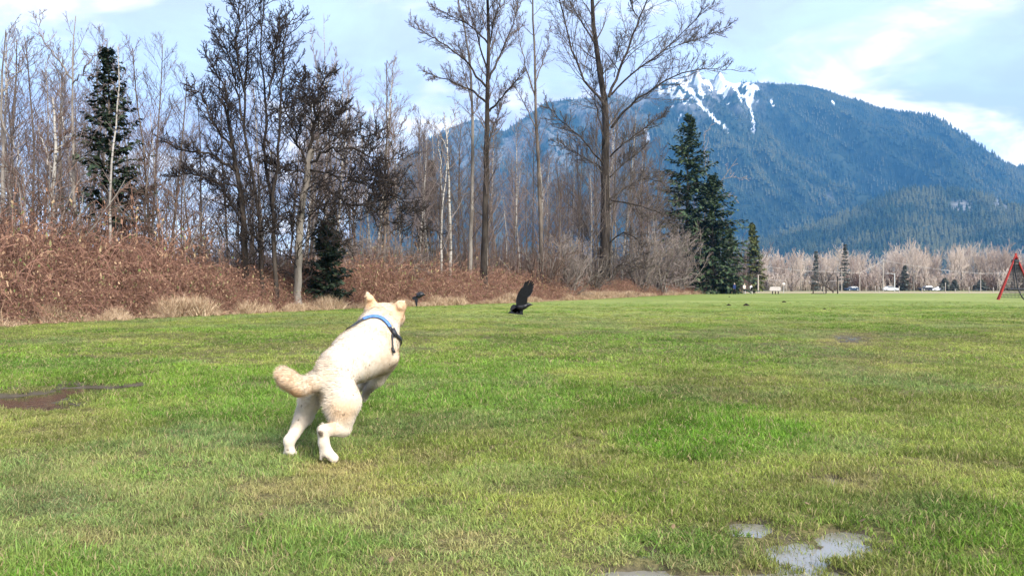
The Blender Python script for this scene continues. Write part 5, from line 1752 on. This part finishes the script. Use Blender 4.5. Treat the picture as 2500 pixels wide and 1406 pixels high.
skin = cm('skin', (0.50, 0.33, 0.25)); navy = cm('navy_cloth', (0.02, 0.035, 0.12)); black_c = cm('black_cloth', (0.012, 0.012, 0.015)); cream = cm('cream_cloth', (0.72, 0.64, 0.55)); white_c = cm('white_cloth', (0.78, 0.77, 0.78)); grey_c = cm('grey_cloth', (0.45, 0.45, 0.47)); hairb = cm('brown_hair', (0.08, 0.05, 0.03)); hairg = cm('fair_hair', (0.55, 0.48, 0.38))
person(1793, 118, 1.66, (navy, black_c, skin, black_c, black_c, white_c, 1), {'stride': .09}, 'leftmost walker in a navy top and dark trousers, wearing a pale hat', rot=math.pi)
person(1817, 123, 1.62, (cream, black_c, skin, grey_c, grey_c, hairg), {'stride': .15, 'lean': .02}, 'middle walker in a cream top and black shorts over pale leggings', rot=math.pi)


def bag(r, H):
    V, Fc = polygonise(body_fn([(np.array([0, .16, .64]) * H, np.array([.0, .15, .52]) * H, .085 * H, .075 * H, .02, ((0, 1, 0), .6))]), np.array([-.2, 0, .3]) * H, np.array([.2, .35, .85]) * H, .02)
    link('backpack', make_mesh('backpack', V, Fc, [black_c], smooth=True), r)
    v, f = tubes(np.array([[[.05, .1, .6], [.14, .12, .59], [.2, .12, .58]]]) * H, np.array([[.02, .02, .018]]) * H, 6)
    link('bag_strap', make_mesh('bag_strap', v, f, [black_c], smooth=True), r)


person(1834, 125, 1.5, (white_c, black_c, skin, white_c, grey_c, white_c, 1), {'stride': .12, 'lean': -.04}, 'right hand walker in a white hooded top with a black bag on the back', rot=math.pi, extra=bag)
# their small dark dog
D = 128.0
root = tag(link('dog', None, loc=(at(1841, D), D, 0), rotz=.5), 'tiny dark dog walking beside the walker with the black bag', 'dog')
a = np.array
sp_ = [(a([0, -.18, .30]), a([0, .16, .31]), .085, .10, .03), (a([0, .16, .34]), a([0, .26, .46]), .06, .05, .02), (a([0, .27, .48]), a([0, .33, .47]), .055, .045, .02), (a([0, .34, .46]), a([0, .43, .45]), .035, .022, .01),
       (a([-.04, .25, .52]), a([-.045, .25, .57]), .018, .008, .01), (a([.04, .25, .52]), a([.045, .25, .57]), .018, .008, .01), (a([0, -.22, .34]), a([0, -.34, .44]), .025, .015, .02)]
for sx_ in (-.06, .06):
    sp_ += [(a([sx_, .15, .26]), a([sx_, .15, .03]), .035, .02, .02), (a([sx_, .15, .02]), a([sx_, .18, .02]), .022, .02, .01), (a([sx_, -.15, .26]), a([sx_, -.11, .20]), .055, .04, .02), (a([sx_, -.11, .2]), a([sx_, -.21, .13]), .035, .02, .01), (a([sx_, -.21, .13]), a([sx_, -.19, .02]), .02, .018, .01), (a([sx_, -.19, .02]), a([sx_, -.15, .02]), .02, .018, .01)]
V, Fc = polygonise(body_fn(sp_), [-.2, -.45, -.02], [.2, .5, .65], .014)
link('body', make_mesh('body', V, Fc, [m_crow], smooth=True), root)

# ---------------------------------------------------------------- furniture of the park
m_pale_wood = simple_mat('weathered_wood', (0.30, 0.26, 0.22), (0.46, 0.41, 0.35), 5, .85, .2, .4, (1, 6, 6))
m_white_wood = simple_mat('pale_painted_wood', (0.42, 0.38, 0.35), (0.56, 0.51, 0.47), 5, .8, .2, .3, (1, 6, 6))
m_dark_wood = simple_mat('dark_timber', (0.025, 0.018, 0.014), (0.07, 0.05, 0.038), 5, .85, .2, .4, (1, 1, .2))
m_steel = simple_mat('galvanised_steel', (0.42, 0.43, 0.42), (0.62, 0.62, 0.60), 6, .45, .5)


def bev_box(name, size, loc, mat, parent, rot=(0, 0, 0), bev=.012):
    import bmesh
    bm = bmesh.new()
    bmesh.ops.create_cube(bm, size=1.0)
    for v in bm.verts: v.co = Vector((v.co.x * size[0], v.co.y * size[1], v.co.z * size[2]))
    bmesh.ops.bevel(bm, geom=bm.edges[:], offset=min(bev, min(size) * .3), segments=1, affect='EDGES')
    me = bpy.data.meshes.new(name); bm.to_mesh(me); bm.free(); me.materials.append(mat)
    o = link(name, me, parent, loc); o.rotation_euler = rot
    return o


# park bench
D = 121.0
t = tag(link('park_bench', None, loc=(at(1893, D), D, 0), rotz=-.12), 'pale plank park bench with dark legs at the far edge of the lawn', 'bench')
for i in range(4): bev_box('back_plank', (1.75 - .06 * i, .035, .125), (.02 * i, .24 + .03 * i, .62 + .145 * i), m_white_wood, t, rot=(-.2, 0, 0))
for i in range(4): bev_box('seat_plank', (1.75, .11, .035), (0, .17 - .13 * i, .50), m_white_wood, t)
for x_ in (-.42, 0, .42):
    bev_box('leg', (.07, .07, .62), (x_, .16, .20), m_dark_wood, t); bev_box('leg', (.07, .07, .60), (x_, -.22, .18), m_dark_wood, t); bev_box('seat_bracket', (.06, .50, .05), (x_, -.02, .46), m_dark_wood, t)
    bev_box('back_bracket', (.06, .05, .62), (x_, .33, .80), m_dark_wood, t, rot=(-.2, 0, 0))
for x_ in (-.86, .86): bev_box('armrest', (.07, .46, .04), (x_, -.02, .72), m_white_wood, t); bev_box('arm_support', (.05, .05, .26), (x_, -.2, .59), m_dark_wood, t)

# wooden hitching frame, tall post, slanted timber
D = 130.0
t = tag(link('hitching_rack', None, loc=(at(1999, D), D, 0), rotz=.1), 'low dark timber rack with one pale post, left of the tall post', 'rack')
bev_box('beam', (2.35, .16, .15), (-.1, 0, 1.36), m_dark_wood, t)
bev_box('post', (.14, .14, 1.35), (-.95, 0, .62), m_dark_wood, t); bev_box('post', (.13, .13, 1.25), (.95, .2, .60), m_pale_wood, t)
bev_box('base_shadow', (2.5, .2, .12), (0, .02, .05), m_dark_wood, t)  # dark bar put in for the shadow line along the foot of the rack
t = tag(link('timber_post', None, loc=(at(2045, D), D, 0)), 'tall dark timber post with a pale right edge beside the low frame', 'post')
bev_box('shaft', (.15, .15, 2.9), (0, 0, 1.35), m_dark_wood, t); bev_box('side_board', (.06, .13, 2.2), (.107, 0, 1.0), m_pale_wood, t); bev_box('cap', (.2, .2, .05), (0, 0, 2.82), m_dark_wood, t)
t = tag(link('slide', None, loc=(at(2024, 150), 150, 0), rotz=0), 'dark slanted playground slide between the low frame and the tall post', 'slide')
bev_box('chute', (1.7, .45, .06), (.1, 0, .72), m_dark_wood, t, rot=(0, math.radians(36), 0)); bev_box('leg', (.08, .4, 1.2), (-.55, 0, .58), m_dark_wood, t); bev_box('leg', (.08, .4, .3), (.75, 0, .13), m_dark_wood, t); bev_box('side_rail', (1.7, .05, .14), (.1, -.24, .78), m_dark_wood, t, rot=(0, math.radians(36), 0))
t = tag(link('sign', None, loc=(at(1913, 150), 150, 0)), 'small pale round sign on a thin post right of the park bench', 'sign')
v, f = tubes(np.array([[[0, 0, -.2], [0, 0, 1.0], [0, 0, 1.9]]]), np.full((1, 3), .035), 8)
link('post', make_mesh('post', v, f, [m_steel], smooth=True), t)
v, f = tubes(np.array([[[0, -.05, 1.7], [0, -.062, 1.7], [0, -.075, 1.7]]]), np.array([[.30, .31, .30]]), 24)
v = np.concatenate([v, [[0, -.075, 1.7], [0, -.05, 1.7]]]); n_ = len(v)
f = [f, np.array([(48 + i, 48 + (i + 1) % 24, n_ - 2) for i in range(24)] + [((i + 1) % 24, i, n_ - 1) for i in range(24)])]
link('sign_disc', make_mesh('sign_disc', v, f, [cm('cream_paint', (.5, .46, .42))]), t)

# short marker posts along the path
def marker(px, D, H, lab, r=.07, mat=None):
    x = at(px, D); k_ = 8
    t = tag(link('marker_post', None, loc=(x, D, 0)), lab, 'post', 'short posts along the far edge of the field')
    v, f = tubes(np.array([[[0, 0, -.2], [0, 0, H * .5], [.01, 0, H * .97], [.01, 0, H]]]), np.array([[r, r, r * .95, r * .6]]), 8)
    v = np.concatenate([v, [[.01, 0, H]]]); f = [f, np.array([(24 + i, 24 + (i + 1) % 8, 32) for i in range(8)])]
    link('post', make_mesh('post', v, f, [mat or m_pale_wood]), t)
    bev_box('reflector', (.09, .012, .10), (0, -r - .004, H * .82), m_steel, t)


for px, D, H, lab in ((2146, 158, 1.15, 'pale marker post left of the slim street light'), (2195, 155, 1.3, 'thin marker post right of the white parked car'), (2251, 162, .9, 'short marker post left of the dark parked van'), (2308, 150, 2.0, 'taller thin post between the parked cars and the low evergreen'),
                      (2332, 165, .7, 'short white post standing right of the low evergreen'), (2366, 158, 1.2, 'thin marker post in the gap before the wide evergreen'), (2425, 160, 1.1, 'last marker post left of the red frame'), (2137, 172, 1.4, 'pale post with a light top left of the first tall pole')):
    marker(px, D, H, lab)

# poles, lights and wires
def pole(px, D, top, r, lab, arm=0, mat=None, name='utility_pole', cat='utility pole', cross=0):
    H = (HORIZON - top) / F * D + CAM_H
    t = tag(link(name, None, loc=(at(px, D), D, 0)), lab, cat)
    v, f = tubes(np.array([[[0, 0, -.3], [0, 0, H * .33], [0, 0, H * .66], [0, 0, H]]]), np.array([[r, r * .92, r * .84, r * .75]]), 10)
    link('shaft', make_mesh('shaft', v, f, [mat or m_pale_wood], smooth=True), t)
    bev_box('cap', (r * 2.1, r * 2.1, .12), (0, 0, H + .05), mat or m_pale_wood, t)
    if arm:
        v, f = tubes(np.array([[[0, 0, H - .3], [arm * .5, 0, H + .05], [arm, 0, H + .05]]]), np.full((1, 3), .06), 6)
        link('arm', make_mesh('arm', v, f, [m_steel], smooth=True), t); bev_box('lamp_head', (.6, .28, .14), (arm * 1.12, 0, H + .02), m_steel, t)
    if cross: bev_box('crossarm', (cross, .14, .14), (0, -r - .02, H - .5), m_pale_wood, t)
    return at(px, D), D, H


pole(1851, 170, 672, .17, 'pale thick post close right of the yellow green conifer', name='park_post', cat='post')
q1 = pole(2055, 238, 660, .14, 'slim pale pole right behind the tall dark timber post', cross=1.6)
q2 = pole(2099, 240, 662, .14, 'slim pale pole just right of the dark blue parked car', cross=1.6)
q3 = pole(2156, 245, 632, .17, 'tallest pale pole at the left end of the white parked car', cross=2.0)
pole(2184, 238, 668, .16, 'bright pole with a lamp arm reaching left over the white car', arm=-1.9, mat=m_steel, name='street_light', cat='street light')
q4 = pole(2394, 245, 664, .14, 'thin pale pole behind the wide low evergreen', cross=1.6)
q0 = (at(1862, 238), 238.0, 8.0); q5 = (at(2700, 250), 250.0, 8.5)
m_wire = simple_mat('pale_cable', (0.45, 0.42, 0.40), (0.6, 0.57, 0.55), 3, .5, .4)


def wire(pa, pb, dz, lab, sag=.5):
    tt = np.linspace(0, 1, 17)
    p = np.stack([pa[0] + (pb[0] - pa[0]) * tt, pa[1] + (pb[1] - pa[1]) * tt - .1, (pa[2] + (pb[2] - pa[2]) * tt) - dz - sag * 4 * tt * (1 - tt)], -1)
    v, f = tubes(p[None], np.full((1, 17), .035), 5)
    tag(link('overhead_cable', make_mesh('cable', v, f, [m_wire], smooth=True)), lab, 'cable')


wire(q0, q1, .45, 'overhead cable between the conifer and the first slim pole'); wire((q0[0], q0[1], q0[2] - 4), (q1[0], q1[1], q1[2] - 2.6), .4, 'lower overhead cable left of the first slim pole')
wire(q1, q2, .45, 'short overhead cable between the two slim poles', .15); wire(q2, q3, .45, 'overhead cable rising to the tallest pole', .2); wire(q3, q4, .45, 'long overhead cable from the tallest pole to the right'); wire(q4, q5, .45, 'overhead cable leaving the picture behind the red frame')

# parked cars
m_glass = simple_mat('car_glass', (0.015, 0.02, 0.03), (0.03, 0.04, 0.05), 2, .08, .6)
m_tyre = cm('tyre_rubber', (.015, .015, .016)); m_head = cm('lamp_lens', (.7, .7, .68), .2)
CARP = [(-2.15, .32), (-2.2, .62), (-2.1, .86), (-1.55, .94), (-.95, 1.0), (-.35, 1.42), (.55, 1.47), (1.25, 1.38), (1.75, 1.02), (2.1, .96), (2.2, .70), (2.15, .34), (1.75, .28), (1.3, .28), (-1.2, .28), (-1.7, .28)]


def extrude(poly, hw, taper_z, name, mat, parent, off=0.0):
    n = len(poly); V, Fs = [], []
    for lv, wf in ((-1, 1), (-.9, 1.03), (.9, 1.03), (1, 1)):
        for x, z in poly:
            w = hw * (1 - .22 * max(0, (z - taper_z)) / .5)
            V.append((x * (wf if abs(lv) < 1 else .985), lv * w + off, z))
    Fs = [tuple(range(n - 1, -1, -1)), tuple(range(3 * n, 4 * n))]
    for l in range(3):
        Fs += [(l * n + i, l * n + (i + 1) % n, (l + 1) * n + (i + 1) % n, (l + 1) * n + i) for i in range(n)]
    me = bpy.data.meshes.new(name); me.from_pydata(V, [], Fs); me.materials.append(mat); me.update()
    return link(name, me, parent)


def car(px, D, paint, rot, lab, sc=1.0, tall=1.0):
    t = tag(link('parked_car', None, loc=(at(px, D), D, 0.01), rotz=rot), lab, 'car', 'cars parked beyond the field')
    t.scale = (sc, sc, sc * tall)
    extrude(CARP, .86, .95, 'body', paint, t)
    extrude([(-.86, 1.02), (-.32, 1.36), (.50, 1.41), (1.15, 1.32), (1.52, 1.03)], .885, .95, 'window', m_glass, t)
    extrude([(-.98, 1.015), (-.93, 1.03), (-.40, 1.40), (-.43, 1.40)], .70, .95, 'windscreen', m_glass, t)
    for x in (-1.38, 1.38):
        for s_ in (-1, 1):
            yy_ = s_ * .86
            v, f = tubes(np.array([[[x, yy_ - .11, .33], [x, yy_ - .09, .33], [x, yy_ + .09, .33], [x, yy_ + .11, .33]]]), np.array([[.27, .33, .33, .27]]), 16)
            w_ = link('wheel', make_mesh('wheel', v, f, [m_tyre], smooth=False), t)
            v, f = tubes(np.array([[[x, yy_ - .115, .33], [x, yy_, .33], [x, yy_ + .115, .33]]]), np.array([[.19, .2, .19]]), 12)
            v = np.concatenate([v, [[x, yy_ - .12, .33], [x, yy_ + .12, .33]]])
            f = [f, np.array([((i + 1) % 12, i, 36) for i in range(12)] + [(24 + i, 24 + (i + 1) % 12, 37) for i in range(12)])]
            link('rim', make_mesh('rim', v, f, [m_steel]), w_)
    for s_ in (-1, 1):
        bev_box('headlight', (.08, .34, .14), (-2.17, s_ * .6, .70), m_head, t, bev=.03)
        bev_box('tail_light', (.08, .28, .14), (2.17, s_ * .62, .78), cm('red_lens', (.35, .02, .02), .3), t, bev=.03)
        bev_box('mirror', (.14, .16, .11), (-.72, s_ * 1.0, 1.02), paint, t, bev=.03)


wp = simple_mat('white_paint', (0.74, 0.75, 0.76), (0.80, 0.80, 0.80), 2, .25, .5); dpnt = simple_mat('dark_blue_paint', (0.02, 0.04, 0.07), (0.035, 0.06, 0.10), 2, .25, .5); gpnt = simple_mat('black_paint', (0.02, 0.02, 0.022), (0.035, 0.035, 0.04), 2, .25, .5)
car(2080, 250, dpnt, .15, 'dark blue parked car right of the tall timber post'); car(2174, 250, wp, math.pi - .1, 'white parked car under the street light')
car(2262, 250, gpnt, .1, 'black parked van left of the second white car', 1.0, 1.15); car(2290, 250, wp, .05, 'white parked car right beside the black van', .95)

# red A-frame with netting at the right edge
D = 64.0
m_red = simple_mat('red_paint', (0.26, 0.015, 0.012), (0.42, 0.035, 0.02), 3, .4, .4)
org = np.array([at(2482, D), D, 0]); HT = (HORIZON - 622) / F * D + CAM_H
t = tag(link('climbing_frame', None, loc=tuple(org)), 'red pole climbing frame with black netting, cut by the right edge of the picture', 'frame')
apex = np.array([0, .1, HT])
feet = [np.array([-1.46, 0, -.1]), np.array([1.50, 0, -.1]), np.array([-.50, 1.8, -.1]), np.array([2.6, 1.8, -.1])]
for i, ft in enumerate(feet):
    tp_ = apex + np.array([0 if i < 2 else .26, 0 if i < 2 else .4, 0]) + (apex - ft) * .03
    v, f = tubes(np.linspace(ft, tp_, 4)[None], np.full((1, 4), .065), 10)
    link('leg', make_mesh('leg', v, f, [m_red], smooth=True), t)
v, f = tubes(np.array([[apex - [0, .2, .28], apex + [0, .2, -.28], apex + [.42, .7, -.28]]]), np.full((1, 3), .07), 8)
link('ridge_pole', make_mesh('ridge_pole', v, f, [m_red], smooth=True), t)
bev_box('bracket', (.42, .5, .30), tuple(apex + [0.02, .1, -.50]), m_blackweb, t, bev=.06); bev_box('bracket_arm', (.34, .12, .12), tuple(apex + [.22, .0, -.62]), m_blackweb, t, rot=(0, .5, 0))
# net: cords across the two front legs, hanging mast rope, seat bar and strap
cords, rad = [], []
for i in range(14):
    u_ = .20 + .055 * i
    L0 = apex + (feet[0] - apex) * u_; R0_ = apex + (feet[1] - apex) * u_
    p = np.linspace(L0, R0_, 7); p[:, 2] -= .05 * np.sin(np.linspace(0, math.pi, 7)); p[:, 1] += .05
    cords.append(p); rad.append(np.full(7, .016))
for i in range(24):
    w_ = (i + .5) / 24
    bt = (apex + (feet[0] - apex) * .93) * (1 - w_) + (apex + (feet[1] - apex) * .93) * w_
    tpq = (apex + (feet[0] - apex) * .2) * (1 - w_) + (apex + (feet[1] - apex) * .2) * w_
    p = np.linspace(tpq, bt, 7); p[:, 1] += .05; cords.append(p); rad.append(np.full(7, .016))
v, f = tubes(np.array(cords), np.array(rad), 4)
link('net', make_mesh('net', v, f, [m_blackweb]), t)
mast = np.array([[-.10, .1, HT - .6], [-.06, .08, HT * .6], [.05, .05, HT * .42], [.10, 0, .85]])
for q_, r_ in ((resample(mast, 8, .0, rng), .05), (resample(mast + np.array([[-.12, 0, 0], [-.16, 0, 0], [-.2, 0, 0], [-.22, 0, 0]]), 8, .0, rng), .03)):
    v, f = tubes(q_[None], np.full((1, 9), r_), 6); link('rope', make_mesh('rope', v, f, [m_blackweb], smooth=True), t)
bev_box('seat_bar', (1.5, .30, .16), (.0, .12, .86), m_blackweb, t, bev=.04)
v, f = tubes(resample([(.16, 0, .8), (.25, -.1, .45), (.42, -.1, .12), (.62, -.1, .0)], 8, 0, rng)[None], np.full((1, 9), .05), 6)
link('strap', make_mesh('strap', v, f, [m_blackweb], smooth=True), t)
